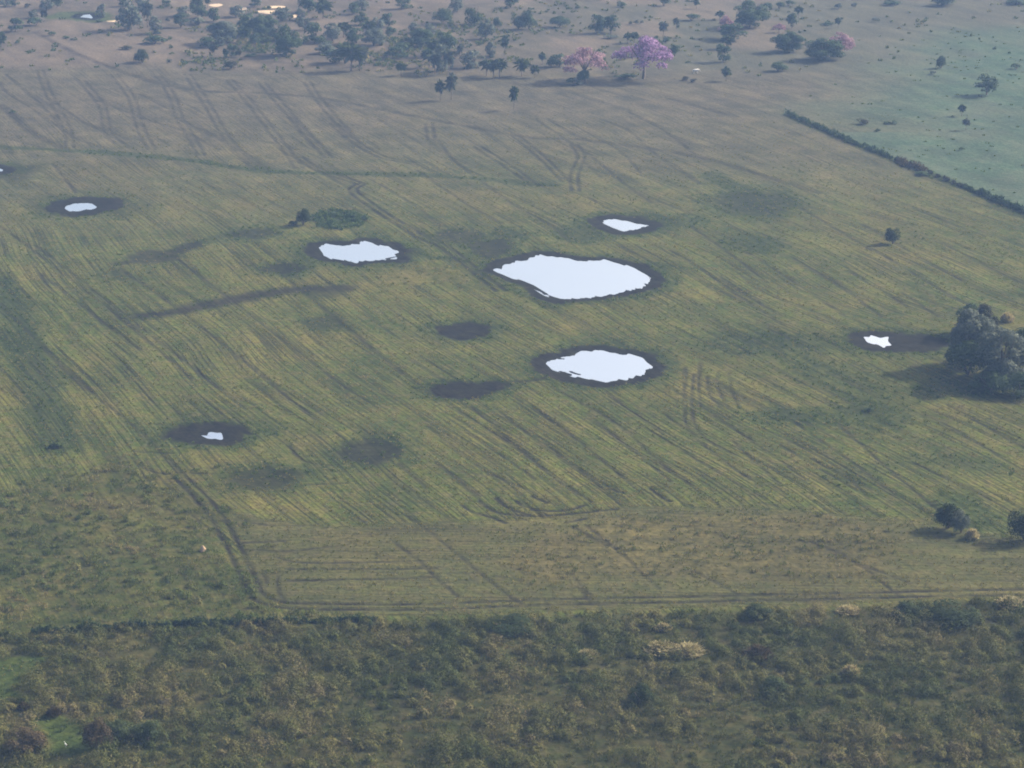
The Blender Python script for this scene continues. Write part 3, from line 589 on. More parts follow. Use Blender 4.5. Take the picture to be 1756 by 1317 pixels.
PLANTS = '''
# --- far savanna, from the edge of the view at upper left
tree grey 9 12 18 14|grey-green tree touching the top edge near the upper left corner, the outermost one there
tree dark 26 11 14 13|small dark tree touching the top edge, second in from the upper left corner
bush olive 48 14 14 9|small olive bush under the top edge, left of the dark tree cut by the edge
tree dark 27 54 22 23|dark round tree low at far left, standing at the rim of the tan field
tree grey 55 31 15 14|small grey-green tree on pale sand just above the low dark thicket
bush dark 62 43 30 14|low wide dark thicket with pale sand behind it, at upper left
palm olive 76 37 10 20|slim palm rising from the right end of the low dark thicket
tree grey 80 18 20 18|pale grey-green tree against the top edge, left of the dark tree by the green glade
tree dark 98 14 19 24|dark tree cut by the top edge, standing at the head of the green glade
palm dark 3 88 16 33|dark shaggy palm half cut off by the left edge, beside the tan field
bush dark 29 75 9 6|tiny dark bush alone on tan grass between the edge palm and the tracks
bush dark 91 61 17 7|first of three low dark bushes trailing across bare grass below the thicket
bush dark 113 66 16 6|middle one of three low dark bushes trailing across bare grass
bush dark 127 69 12 6|last and smallest of three low dark bushes trailing across bare grass
bush olive 131 29 11 6|low olive bush at the left tip of the white pool
tree grey 175 28 16 19|small grey-green tree close behind the white pool, on its right
bush dark 170 38 16 6|low dark bush between the white pool and the strip of bare sand
tree dark 209 11 14 14|small dark tree at the top edge above the big grey tree
tree grey 222 52 36 46|big rounded grey-green tree beside the bare sand strip, right of the white pool
tree grey 241 19 22 20|pale tree at the top edge just right of the big grey-green tree
palm grey 253 47 16 47|tall slender palm beside the big grey-green tree
tree grey 268 57 22 27|mid-sized grey tree standing above the long low bush at left
bush dark 265 75 44 18|long low dark bush at the edge of the tan field, casting a long shadow
bush olive 216 84 28 8|flat olive bush hugging the ground left of the long low dark bush
bigbush deep 244 107 30 21|dark rounded bush alone on the tan field, darkest of the bushes at upper left
bush dark 293 84 9 9|tiny dark bush on tan grass, up and right of the lone dark rounded bush
bush olive 292 107 9 6|tiny olive tuft of bush on tan grass, level with the lone dark rounded bush
tree dark 285 12 14 12|small tree on pale pink sand at the top edge, left of the tall dark tree
tree dark 335 26 22 32|tall dark tree cut by the top edge, left of the brightest sand clearings
palm dark 356 13 9 18|slim palm touching the top edge at the left tip of the first sand clearing
tree grey 318 29 22 16|grey tree in the row of crowns below the tall dark tree, at its left end
tree dark 346 31 24 18|dark tree in the middle of the row of crowns below the tall dark tree
tree dark 366 38 22 24|dark tree at the right end of the row of crowns below the tall dark tree
tree dark 310 47 22 22|dark tree with its long shadow on sand, left of the pale low thicket
bush olive 287 39 11 10|small olive bush on sand left of the dark tree with a long shadow
bush grey 340 42 32 14|pale grey-green low thicket between rows of dark crowns
tree grey 404 29 24 20|round grey tree right below the first sand clearing
bigtree grey 382 74 48 38|broad pale grey tree, widest crown in the left part of the savanna wood
tree dark 357 81 28 16|dark flat-topped tree at the foot of the broad pale grey tree
palm olive 367 97 14 22|palm standing at the field edge below the dark flat-topped tree
tree grey 378 79 18 14|small grey tree between the dark flat-topped tree and the broad pale one
tree dark 425 58 32 34|dark tree in the middle of the wood, directly below the widest sand clearing
bigtree dark 452 60 38 38|large dark tree below the right half of the widest sand clearing
palm light 420 72 18 26|light green palm in front of the large dark trees below the sand clearing
tree dark 399 98 16 22|small dark tree at the field edge, left one of a close pair
bush olive 411 97 14 16|olive bush at the field edge, right one of a close pair
tree light 456 73 20 18|bright yellow-green small tree amid darker crowns near the wood's middle
tree dark 438 78 16 18|small dark tree left of the bright yellow-green one
bigtree dark 492 95 46 50|large dark tree with deep shadow at the field edge, tallest in the front row
tree grey 476 70 26 26|grey-green tree directly behind the tallest tree of the front row
tree grey 482 36 28 22|grey tree right of the widest sand clearing
tree grey 516 34 16 18|small grey tree just right of the last tiny sand patch
tree grey 522 52 20 22|mid-sized grey tree below the last tiny sand patch
tree dark 540 74 28 33|very dark dense tree standing in the thick of the wood
bush dark 433 96 30 6|low dark strip of bush in shade along the field edge
bigbush olive 396 118 23 15|olive bush alone on tan grass below the wood, with a very long thin shadow
palm dark 387 105 8 22|thin spindly palm just behind the lone olive bush below the wood
tree dark 437 12 18 14|dark tree at the top edge above the widest sand clearing
tree dark 529 21 30 24|dark tree under the top edge, right of the whitish water patch
palm light 554 32 26 32|pale feathery palm near the top edge, left of the bare pinkish opening
tree dark 605 25 20 20|dark tree at the right end of the bare pinkish opening near the top
tree grey 621 16 24 20|grey tree cut by the top edge above the dark one by the opening
tree dark 690 15 24 18|dark tree cut by the top edge amid open sand, right of the wood
tree light 618 42 24 20|light green tree at the upper rim of the dense wood
tree grey 570 70 28 30|grey tree beside the very dark dense tree, on its right
palm light 590 64 24 26|light palm showing above the middle of the dense wood
tree dark 612 74 30 26|dark tree in the centre of the dense wood
palm light 632 60 22 24|light palm at the upper right rim of the dense wood
tree grey 648 51 24 20|pale tree at the wood's upper right, beside two small dark ones
tree dark 666 47 20 24|upper one of two small dark trees at the wood's right end
tree dark 669 64 18 16|lower one of two small dark trees at the wood's right end
bigtree grey 641 78 36 30|broad pale grey-green tree in the right half of the wood
bush light 560 77 22 10|bright green low bush at the foot of the very dark dense tree
tree grey 558 92 28 18|low grey tree in the wood's lower left half, above a sandy gap
palm light 591 108 26 34|light palm at the back of the big palm clump fronting the wood
palm light 602 122 34 46|tallest light palm of the big clump fronting the wood, with a long dark shadow
palm grey 617 121 26 42|grey palm at the right side of the big palm clump fronting the wood
tree dark 574 107 28 20|dark low tree tucked against the left side of the big palm clump
palm straw 628 113 9 26|slim yellowish dead palm right of the big palm clump
tree dark 684 99 30 22|dark wide tree above the small lone round one, right of the big palm clump
bush dark 664 98 18 12|dark bush touching the left side of the dark wide tree
palm dark 688 130 17 22|small dark palm alone at the field edge, right of the big palm clump
tree light 697 84 28 22|pale green tree left of the big dark round-headed one
bigtree dark 723 81 36 32|big dark round-headed tree at the wood's right end
tree grey 712 56 20 16|small grey tree directly above the big dark round-headed one
tree grey 737 60 18 18|small grey tree above and right of the big dark round-headed one
bigbush dark 758 40 36 24|dark dome-shaped bush on pale sand near the top, first of the open savanna
tree grey 784 21 22 26|grey tree cut by the top edge, above the dark dome-shaped bush
palm dark 736 116 22 32|palm at the left of the tall palm group beside the open sand
palm grey 746 127 20 38|grey palm at the front left of the tall palm group
tree grey 758 122 26 42|leafy tree at the heart of the tall palm group
palm grey 769 128 18 42|tall palm at the front right of the tall palm group
tree dark 762 94 30 34|dark tree at the back of the tall palm group
palm light 743 97 20 28|light palm at the back left of the tall palm group
bush olive 781 98 16 12|olive bush right of the dark tree at the back of the tall palm group
tree light 813 42 28 33|light green tree with a clear bare trunk on open sand
tree grey 833 67 24 32|thin grey tree with a long shadow across open sand
bigbush dark 853 49 16 18|small round bush between the thin grey tree and the wide dark bush
bigbush dark 889 50 30 22|left half of the wide dark bush on open sand, lower dome of two
bigbush dark 907 50 28 30|right half of the wide dark bush on open sand, taller dome of two
bigbush dark 960 46 37 20|oval dark bush standing by itself on open sand, right of the wide double one
tree dark 876 13 24 16|dark tree cut by the top edge above the wide double bush
palm dark 866 94 12 33|slim dark columnar palm on open sand, straight and solitary
tree grey 843 98 18 24|small grey tree left of the slim dark columnar palm
tree grey 812 116 36 26|low spreading grey tree behind the trio of umbrella palms
palm grey 789 100 10 24|thin grey palm left of the low spreading grey tree
palm light 834 130 20 28|left palm of the trio of umbrella palms at the field edge
palm light 846 134 20 32|middle palm of the trio of umbrella palms at the field edge
palm light 857 133 22 33|right palm of the trio of umbrella palms at the field edge
palm light 894 131 24 30|umbrella palm by itself on pale sand, dark blot of shadow at its foot
palm light 917 133 14 21|slim pale palm right of the solitary umbrella palm
palm dark 930 111 12 21|small dark palm at the left of the pink-flowered trees
bush dark 945 114 16 10|low dark bush left of the first pink-flowered tree
tree dark 959 115 28 22|dark tree pressed against the left flank of the first pink-flowered tree
palm dark 755 172 15 34|shorter dark palm of two alone in the tan field below the wood
palm grey 774 171 17 45|taller palm of two alone in the tan field below the wood
palm dark 881 188 13 39|solitary palm with a thin bare trunk, furthest out in the tan field
bush light 983 146 24 18|light green bush at the field edge, left of the first pink tree's foot
bigbush dark 1003 144 26 26|dark bush at the foot of the first pink-flowered tree
blossom palepink 1003 139 72 62|first pink-flowered tree, paler and lower of the two big ones
blossom pink 1103 135 96 74|largest tree in full pink bloom, broad umbrella crown over a dark trunk
bush dark 1072 136 40 10|low dark undergrowth bush in the shade of the largest pink tree
tree dark 1022 57 24 32|taller left tree of a dark pair on open ground behind the pink trees
tree dark 1048 56 26 26|shorter right tree of a dark pair on open ground behind the pink trees
bush grey 1046 66 26 8|low grey bush in front of the dark tree pair
palm dark 1076 74 12 18|left one of two small palms just behind the largest pink tree
palm dark 1088 73 12 18|right one of two small palms just behind the largest pink tree
bush grey 1082 42 10 7|left one of three small grey bushes in a short row on open ground
bush grey 1091 42 11 9|middle one of three small grey bushes in a short row on open ground
bush grey 1101 41 9 7|right one of three small grey bushes in a short row on open ground
palm grey 1137 63 13 27|thin pale palm behind the right side of the largest pink tree
palm grey 1160 51 10 20|thin pale palm on open ground, above the bush beside the largest pink tree
bush dark 1142 73 16 12|small dark bush peeping over the shoulder of the largest pink tree
bigbush dark 1157 96 21 19|round dark bush touching the right side of the largest pink tree
bush dark 1185 35 28 12|low flat bush on grassy ground, up and right of the largest pink tree
bush dark 1138 10 22 13|dark bush at the top edge above the pale thin palms
bush dark 1065 12 20 12|dark bush at the top edge above the dark tree pair
bush dark 990 15 12 8|tiny dark bush near the top edge, right of the oval dark bush
bush olive 1178 138 16 8|low olive weeds on bare ground right of the largest pink tree
bush olive 1190 141 14 7|lower olive weeds on bare ground, beside the first olive weeds
# --- open ground to the right of the pink trees
bigtree dark 1286 47 56 46|biggest dark round tree in the right half, near the top edge
bush dark 1313 18 24 14|dark bush at the top edge touching the biggest dark round tree
bush dark 1336 15 18 12|dark bush at the top edge, second to the right of the biggest round tree
bush dark 1352 10 20 10|dark bush cut by the top edge, third to the right of the biggest round tree
palm dark 1194 15 11 16|small palm near the top edge above the low flat bush
palm dark 1234 34 14 15|small palm with a round dark head left of the biggest dark round tree
blossom palepink 1244 64 28 38|sparse faded pink tree with much bare wood, left of the biggest round tree
tree dark 1255 69 40 25|dark wide tree at the foot of the sparse faded pink tree
palm light 1246 84 20 23|light palm in the middle of the vertical string of small trees
tree dark 1240 106 22 29|dark narrow tree at the bottom of the vertical string of small trees
palm dark 1245 139 15 24|short lone palm at the field corner above the start of the hedge
bigtree dark 1351 89 46 37|dark spreading tree with its shadow to the left, on open green-tan ground
blossom palepink 1336 56 22 17|small pink blossom tree peeping between dark ones, palest of the small pinks
tree dark 1358 48 18 22|small dark tree right of the palest small pink blossom tree
palm dark 1369 31 13 21|slim dark palm above the small dark tree near the top right
palm dark 1437 48 10 18|slim dark palm by a low bush on open ground, right of the others
bush dark 1420 43 26 7|flat low bush left of the slim dark palm on open ground
blossom palepink 1440 98 48 45|pink blossom tree partly hidden behind a dark low tree at the pasture edge
bigtree dark 1413 103 60 36|dark low tree in front of the half-hidden pink blossom tree
bigbush dark 1334 122 34 16|dark oval bush alone on open ground left of the green pasture
bush grey 1438 15 18 11|grey bush at the top edge above the flat low bush
bush grey 1465 13 12 10|small grey bush at the top edge, right of a similar wider one
bush dark 1527 8 38 12|wide dark bush cut by the top edge, left of the widest one
bigbush dark 1617 9 46 18|widest dark bush cut by the top edge over the green pasture
bush dark 1742 7 50 12|dark bush in the upper right corner of the view
bush grey 1501 38 14 9|faint grey bush at the upper rim of the pasture
bigbush dark 1614 117 21 21|small round bush alone in the upper pasture
bush grey 1601 128 14 8|faint low bush just below the small round bush of the pasture
tree dark 1692 163 34 30|ragged open tree by itself in the pasture, shadow to its left
palm dark 1649 199 13 19|short stubby palm in the pasture, above the spindly grey one
palm grey 1656 223 11 20|spindly grey palm in the pasture, close above the hedge
bush dark 1705 88 8 8|tiny dark bush high in the pasture
bush dark 1743 118 20 10|low dark bush at the right edge, high in the pasture
bush dark 1528 212 24 7|flat dark tussock bush in the pasture right above the hedge's head
bush dark 1505 226 11 7|tiny dark tussock bush touching the pasture side of the hedge
bush olive 1477 213 26 10|flat olive bush between the hedge's head and the flat dark tussock
bush dark 1650 258 12 6|tiny dark tuft of bush in the greenest part of the pasture
bush dark 1580 300 34 9|flat dark bush lying along the pasture side of the hedge
# --- in the field
bigbush deep 520 386 27 27|dark round bush at the left end of the weedy green patch in the field
bush deep 504 386 20 10|low dark bush in the shadow left of the round bush by the weedy patch
bush dark 603 374 13 10|small dark bush at the right end of the weedy green patch, upper one
bush dark 626 377 14 9|small dark bush at the right tip of the weedy green patch, outermost
bush dark 568 369 22 9|low dark bush at the top of the weedy green patch
bush dark 22 194 13 7|tiny dark bush alone in the tan field at the left edge
bush light 95 768 34 12|small bright green bush with dark shade at the foot of the long green drain
bigbush deep 1531 418 28 27|spiky dark bush alone in the right part of the ploughed field
bush dark 1490 705 22 9|tiny flat dark bush in the green dip below the star-shaped water
straw straw 1727 551 27 22|pale straw-coloured clump behind the big tree clump at right
bigtree dark 1664 574 52 56|dark tree at the back left of the big tree clump in the field
bigtree olive 1688 576 42 54|deep green tree at the back of the big tree clump, next to the straw clump
bigtree grey 1664 626 74 96|grey-green tree fronting the left of the big tree clump, beside the star-shaped water
bigtree grey 1718 656 92 98|largest grey-green tree in the middle of the big tree clump
bigtree dark 1768 640 74 80|dark tree of the big clump cut off by the right edge
bigbush dark 1700 672 80 38|low dark bush under the front of the big tree clump
bigbush dark 1752 680 70 40|dark bush in deep shade where the big clump meets the right edge
bigbush deep 1626 906 42 46|dark round bush standing by the rim of the ploughed field at lower right
bigbush grey 1648 913 34 38|grey-green bush grown into the right side of the dark round one at lower right
straw straw 1667 924 26 26|tan straw clump at the foot of the paired bushes at lower right
bigbush deep 1756 926 58 54|dark bush half cut off by the right edge, right of the paired bushes
bigbush dark 1660 642 84 64|dark bush hiding the trunk at the left end of the big tree clump
bigbush olive 1698 668 50 34|olive bush among the dark ones at the front of the big tree clump
# --- bushes one can tell apart in the scrub
straw straw 1135 1118 66 26|wide pale straw clump in the scrub, left half of the brightest patch
straw straw 1180 1120 62 26|wide pale straw clump in the scrub, right half of the brightest patch
straw straw 1010 1124 40 16|small pale straw clump left of the brightest straw patch in the scrub
straw straw 1137 1080 34 18|straw clump in the scrub between the field rim and the brightest straw patch
straw straw 1459 1158 34 28|yellow straw clump by itself in the dark scrub at right
straw straw 1455 1050 44 18|straw clump on the scrub's upper rim, right of the field track's middle
straw brown 1300 1128 56 34|dull reddish-brown clump in the scrub, between pale and yellow straw clumps
straw straw 1735 1038 60 22|pale straw clump on the scrub's rim near the right edge
bigbush deep 1098 1206 46 34|dark green bush with hard shade in the middle of the scrub
bigbush light 205 1266 54 34|left one of two bright green bushes beside the boggy glade
bigbush light 254 1270 54 38|right one of two bright green bushes beside the boggy glade
bigbush brown 44 1288 74 44|brown mound of a bush left of the boggy glade
bigbush brown 168 1284 52 52|brown bush closing the right side of the boggy glade
straw brown 41 1216 24 18|small rusty clump at the upper left of the boggy glade
straw brown 92 1228 28 26|rust-tinted clump at the head of the boggy glade
bigbush deep 1552 1058 56 28|dark bush on the scrub's rim below the field, left of a longer one
bigbush deep 1640 1066 96 36|long dark bush on the scrub's rim near the right edge
bigbush deep 1300 1062 50 26|dark bush on the scrub's upper rim, below the middle of the track
bigbush light 1330 1190 50 30|fresh green bush in the scrub below the yellow straw clump
bigbush deep 870 1080 90 26|long dark green bush where the scrub meets the field's bottom edge
'''
for row in PLANTS.strip().splitlines():
    if row.startswith('#'): continue
    spec, lab = row.split('|'); kd, co, px, py, w_, h_ = spec.split()
    far = float(py) < 240
    grp = None if far or kd in ('straw', 'bigtree') else ('bushes in the scrub and at its rim' if float(py) > 1000 else 'bushes in the ploughed field')
    if kd == 'bigtree' and far: grp = NAMES['tree'][2]
    if kd == 'bigbush' and far: grp = NAMES['bush'][2]
    plant(kd, co, float(px), float(py), float(w_), float(h_), lab, grp)

# ------------------------------------------------------------------ matted scrub, rough grass and tussocks (stuff), hedges (things)
def clumps(cx, cy, rad, hgt, k, size, tone, r, upright=0.5, slim=0.4, zbase=0.0):
    """k leaf-like blades on the dome of each clump"""
    n = len(cx) * k; i = np.repeat(np.arange(len(cx)), k)
    d = unit(r.normal(size=(n, 3))); d[:, 2] = np.abs(d[:, 2])
    q = 0.55 + 0.5 * r.random(n)
    P = np.stack([cx[i] + d[:, 0] * rad[i] * q, cy[i] + d[:, 1] * rad[i] * q, zbase + d[:, 2] * hgt[i] * q], 1)
    ax = unit(d * 0.7 + np.array((0, 0, upright)) + 0.45 * r.normal(size=(n, 3)))
    sd_ = unit(np.cross(ax, r.normal(size=(n, 3)))); s = size * (0.55 + 0.9 * r.random(n))
    V = np.stack([P - ax * (s * .5)[:, None], P + sd_ * (s * slim * .5)[:, None], P + ax * (s * .6)[:, None], P - sd_ * (s * slim * .5)[:, None]], 1).reshape(-1, 3)
    t = np.clip(tone[i] + 0.16 * r.normal(size=n), 0, 1)
    return V, np.arange(4 * n).reshape(n, 4), np.repeat(t, 4)
def mounds(cx, cy, rad, hgt, k, size, tone, r, scatter=0.30):
    i = np.repeat(np.arange(len(cx)), k); n = len(i)
    d = unit(r.normal(size=(n, 3))); d[:, 2] = np.abs(d[:, 2]); a_ = np.arctan2(d[:, 1], d[:, 0])
    wav = 1 + 0.16 * np.sin(3 * a_ + 7.1 * i) + 0.13 * np.sin(5 * a_ + 3.3 * i + 4 * d[:, 2]) + 0.10 * np.sin(9 * d[:, 2] + 2.7 * i)
    q = (0.80 + 0.24 * r.random(n)) * wav
    P = np.stack([cx[i] + d[:, 0] * rad[i] * q, cy[i] + d[:, 1] * rad[i] * q, d[:, 2] * hgt[i] * q], 1)
    V, Q = quads(P, unit(d * np.array((1, 1, 1.2)) + scatter * r.normal(size=(n, 3))), size * (0.5 + r.random(n)), 0.55, r)
    t = np.clip(tone[i] + 0.15 * r.normal(size=n) + 0.10 * np.sin(11 * i), 0, 1)
    return V, Q, np.repeat(t, 4)
def sample(arr, x, y):
    ix = np.clip(np.searchsorted(gx, x), 0, nx - 1); iy = np.clip(np.searchsorted(gy, y), 0, ny - 1); return arr[iy, ix]
def join(parts):
    V, Q, T, o = [], [], [], 0
    for v, q_, t in parts: V.append(v); Q.append(q_ + o); T.append(t); o += len(v)
    return np.concatenate(V), np.concatenate(Q), np.concatenate(T)
M['scrub'] = leaf_mat('scrub_mix', [(0.0, (0.050, 0.085, 0.022)), (0.30, (0.125, 0.150, 0.042)), (0.52, (0.178, 0.182, 0.058)), (0.75, (0.220, 0.200, 0.082)), (1.0, (0.34, 0.28, 0.18))], 0.2)
M['rough'] = leaf_mat('rough_grass', [(0.0, (0.044, 0.078, 0.022)), (0.4, (0.108, 0.134, 0.038)), (0.7, (0.185, 0.175, 0.066)), (1.0, (0.30, 0.25, 0.145))], 0.3, 0.78)
M['green'] = leaf_mat('green_grass', [(0.0, (0.042, 0.080, 0.024)), (0.5, (0.085, 0.135, 0.040)), (1.0, (0.14, 0.19, 0.06))], 0.3, 0.68)

r = np.random.default_rng(5)
parts = []
def in_scrub(x, y, m=0.2): return (y < np.interp(x, scrub_edge[:, 0], scrub_edge[:, 1]) - m + 3.0 * (fbm(x / 4, y / 4, 17, 2) - 0.5)) & (sample(glade, x, y) < 0.3) & (np.abs(x) < 0.222 * y * 1.05 + 9)
def scrub_tone(x, y): return np.clip(0.34 + 1.2 * (fbm(x / 9, y / 11, 202, 3) - 0.5) + 0.6 * (fbm(x / 2.4, y / 2.8, 203, 2) - 0.5) + 0.10 * r.normal(size=len(x)), 0.02, 0.88)
n = 3500                                             # the bushes of the thicket
cx = r.uniform(-98, 98, n); cy = r.uniform(244, 318, n); kk = in_scrub(cx, cy, 1.0) & (fbm(cx / 7, cy / 9, 204, 2) > 0.30); cx, cy = cx[kk], cy[kk]
big_ = r.random(len(cx)) ** 2
parts.append(mounds(cx, cy, 0.75 + 1.35 * big_, 0.8 + 1.7 * big_ * (0.6 + 0.6 * r.random(len(cx))), 330, 0.21, scrub_tone(cx, cy), r))
n = 9000                                             # rank grass and sprigs between them
cx = r.uniform(-98, 98, n); cy = r.uniform(244, 318, n); kk = in_scrub(cx, cy); cx, cy = cx[kk], cy[kk]
parts.append(clumps(cx, cy, 0.4 + 0.5 * r.random(len(cx)), 0.3 + 0.9 * r.random(len(cx)) ** 2, 30, 0.36, scrub_tone(cx, cy), r, 0.8, 0.28))
V, Q, T = join(parts)
tag(link('undergrowth', mesh_of('undergrowth', V, Q, M['scrub'], T)), kind='stuff')
print('scrub clumps', len(cx))

# rough grass: the corner at lower left, tussocks of the headland, weeds, pond margins
parts = []
n = 5200
cx = r.uniform(-112, -18, n); cy = r.uniform(268, 430, n); keep = (r.random(n) < sample(rp, cx, cy)) & (sample(rut, cx, cy) < 0.15) & (np.abs(cx) < 0.222 * cy * 1.05 + 8); cx, cy = cx[keep], cy[keep]
lump = fbm(cx / 4.0, cy / 4.5, 211, 3); kd_ = fbm(cx / 10, cy / 10, 212, 3)
parts.append(clumps(cx, cy, 0.45 + 0.6 * r.random(len(cx)), 0.25 + 2.2 * np.clip(lump - 0.36, 0, 1) * (0.6 + 0.8 * r.random(len(cx))), 46, 0.34, np.clip(0.40 + 1.6 * (kd_ - 0.5) + 0.15 * r.normal(size=len(cx)) - 0.5 * np.clip(lump - 0.5, 0, 1), 0.02, 0.9), r, 0.7, 0.3))
n = 700
cx = r.uniform(-112, -18, n); cy = r.uniform(268, 430, n); keep = (r.random(n) < sample(rp, cx, cy) * (fbm(cx / 6, cy / 7, 213, 2) > 0.5)) & (sample(rut, cx, cy) < 0.1) & (np.abs(cx) < 0.222 * cy * 1.05 + 8); cx, cy = cx[keep], cy[keep]
parts.append(mounds(cx, cy, 0.5 + 0.8 * r.random(len(cx)), 0.5 + 0.9 * r.random(len(cx)), 130, 0.28, np.clip(0.25 + 0.2 * r.normal(size=len(cx)), 0, 0.8), r))
n = 5200
cx = r.uniform(-60, 72, n); cy = r.uniform(290, 520, n); keep = r.random(n) < sample(tuss, cx, cy) * 0.9; cx, cy = cx[keep], cy[keep]
parts.append(clumps(cx, cy, 0.35 + 0.4 * r.random(len(cx)), 0.2 + 0.5 * r.random(len(cx)), 30, 0.34, np.clip(0.62 + 0.25 * r.normal(size=len(cx)), 0.1, 1), r, 0.7, 0.3))
V, Q, T = join(parts); tag(link('rough_grass', mesh_of('rough_grass', V, Q, M['rough'], T)), kind='stuff')
parts = []
n = 1100
cx = r.uniform(-70, -20, n); cy = r.uniform(480, 620, n); keep = r.random(n) < sample(weed, cx, cy); cx, cy = cx[keep], cy[keep]
n = 160; cx = np.concatenate([cx, *[r.uniform(p[:, 0].min(), p[:, 0].max(), n) for p in (weed_poly,)]]); cy = np.concatenate([cy, r.uniform(weed_poly[:, 1].min(), weed_poly[:, 1].max(), n)])
kk = inside(cx, cy, weed_poly); cx, cy = cx[kk], cy[kk]
parts.append(clumps(cx, cy, 0.4 + 0.5 * r.random(len(cx)), 0.3 + 0.9 * r.random(len(cx)) ** 2, 26, 0.45, np.clip(0.45 + 0.25 * r.normal(size=len(cx)), 0, 1), r, 0.5, 0.5))
n = 60000
cx = r.uniform(-120, 130, n); cy = r.uniform(262, 660, n)
lu_ = sample(lush, cx, cy) * (1 - sample(mud, cx, cy)); keep = (r.random(n) < 0.7 * lu_) & (np.abs(cx) < 0.222 * cy * 1.05 + 6); cx, cy = cx[keep], cy[keep]
parts.append(clumps(cx, cy, 0.25 + 0.3 * r.random(len(cx)), 0.12 + 0.22 * r.random(len(cx)), 12, 0.34, np.clip(0.55 + 0.25 * r.normal(size=len(cx)), 0, 1), r, 0.8, 0.35))
# pasture beyond the hedge
n = 9000
cx = r.uniform(50, 215, n); cy = r.uniform(500, 860, n); keep = (r.random(n) < sample(pasture, cx, cy) * (0.05 + 0.12 * (fbm(cx / 12, cy / 16, 221, 2) > 0.52))) & (np.abs(cx) < 0.222 * cy * 1.05 + 6); cx, cy = cx[keep], cy[keep]
parts.append(clumps(cx, cy, 0.3 + 0.6 * r.random(len(cx)), 0.06 + 0.16 * r.random(len(cx)), 12, 0.5, np.clip(0.75 + 0.25 * r.normal(size=len(cx)), 0, 1), r, 0.7, 0.5))
V, Q, T = join(parts); tag(link('green_grass', mesh_of('green_grass', V, Q, M['green'], T)), kind='stuff')
# dry stubble over the ploughed field: short tufts left standing between the furrows
n = 150000
cy = 285 + 420 * r.random(n) ** 0.95; cx = r.uniform(-1, 1, n) * (0.222 * cy * 1.05 + 6)
un = sample(U, cx, cy); vn_ = sample(Vv, cx, cy)
f_ = (1 - sample(mud, cx, cy)) * (1 - sample(rough, cx, cy)) * (1 - sample(pasture, cx, cy)) * (1 - sample(rut, cx, cy)) * (sample(Z, cx, cy) > -0.11)
keep = r.random(n) < sstep(700, 480, cy) * f_ * np.clip(0.15 + 1.7 * (vnoise(un / 0.75, vn_ / 9, 101) - 0.35), 0.05, 1); cx, cy = cx[keep], cy[keep]
tn = np.clip(0.56 + 0.9 * (fbm(cx / 16, cy / 16, 231, 2) - 0.5) + 0.16 * r.normal(size=len(cx)), 0.1, 1)
V, Q, T = clumps(cx, cy, 0.16 + 0.18 * r.random(len(cx)), 0.08 + 0.16 * r.random(len(cx)), 7, 0.26, tn, r, 0.8, 0.32, zbase=0.02)
tag(link('stubble_grass', mesh_of('stubble_grass', V, Q, M['rough'], T)), kind='stuff')

# far, uncountable low cover on the savanna floor
n = 24000
cx = r.uniform(-215, 215, n); cy = r.uniform(690, 920, n)
keep = r.random(n) < sample(wood, cx, cy) * np.clip(2.2 * (fbm(cx / 14, cy / 22, 241, 3) - 0.40), 0.02, 1) * (0.25 + 2.2 * np.exp(-((cx + 62) / 62) ** 2 - ((cy - 770) / 60) ** 2)) * (1 - sample(pasture, cx, cy)) * np.where(cx > 70, 0.45, 1.0) * (sample(sand, cx, cy) < 0.7); cx, cy = cx[keep], cy[keep]
V, Q, T = clumps(cx, cy, 0.4 + 0.7 * r.random(len(cx)), 0.3 + (0.7 + 1.8 * np.exp(-((cx + 62) / 62) ** 2 - ((cy - 770) / 60) ** 2)) * r.random(len(cx)) ** 2, 16, 0.75, np.clip(0.35 + 0.3 * r.normal(size=len(cx)), 0, 1), r, 0.6, 0.5)
tag(link('savanna_undergrowth', mesh_of('savanna_undergrowth', V, Q, M['rough'], T)), kind='stuff')

def hedge(L, wid, hgt, step, mat, label, size=0.45, k=60, gap=0.0, tone0=0.4):
    P = spline(pts(L), 10); d = np.concatenate([[0], np.cumsum(np.hypot(*np.diff(P, axis=0).T))])
    s = np.arange(0, d[-1], step); s = s + 0.5 * step * r.normal(size=len(s))
    x = np.interp(s, d, P[:, 0]); y = np.interp(s, d, P[:, 1]); keep = r.random(len(s)) > gap; x, y = x[keep], y[keep]
    x = x + wid * 0.35 * r.normal(size=len(x)); y = y + wid * 0.35 * r.normal(size=len(x))
    hh = hgt * (0.15 + 1.5 * fbm(x / 3.5, y / 3.5, 251, 2)) * (0.7 + 0.5 * r.random(len(x)))
    c0 = P[len(P) // 2]
    V, Q, T = clumps(x - c0[0], y - c0[1], wid * (0.45 + 0.4 * r.random(len(x))), hh, k, size, np.clip(tone0 + 0.22 * r.normal(size=len(x)), 0, 1), r, 0.5, 0.45)
    o = link('hedge', mesh_of('hedge', V, Q, M[mat], T)); o.location = (c0[0], c0[1], 0)
    tag(o, label, 'hedge', 'hedges along the field borders')
hedge([(1348, 196), (1400, 217), (1450, 240), (1500, 260), (1545, 279)], 1.05, 1.4, 0.6, 'dark', 'dense dark hedge between tan field and green pasture, its upper and longest unbroken stretch', 0.5, 50, 0.25)
hedge([(1538, 276), (1560, 286), (1586, 294)], 1.9, 1.6, 0.55, 'brown', 'purplish-brown lump of hedge where the dense stretch ends', 0.55)
hedge([(1588, 296), (1620, 308), (1660, 324)], 0.9, 1.1, 0.6, 'olive', 'thin gappy stretch of hedge between the two dense dark stretches', 0.5, 50, 0.3)
hedge([(1655, 322), (1700, 341), (1756, 364), (1800, 383)], 1.05, 1.4, 0.6, 'dark', 'dense dark hedge stretch that runs out at the right edge', 0.55)
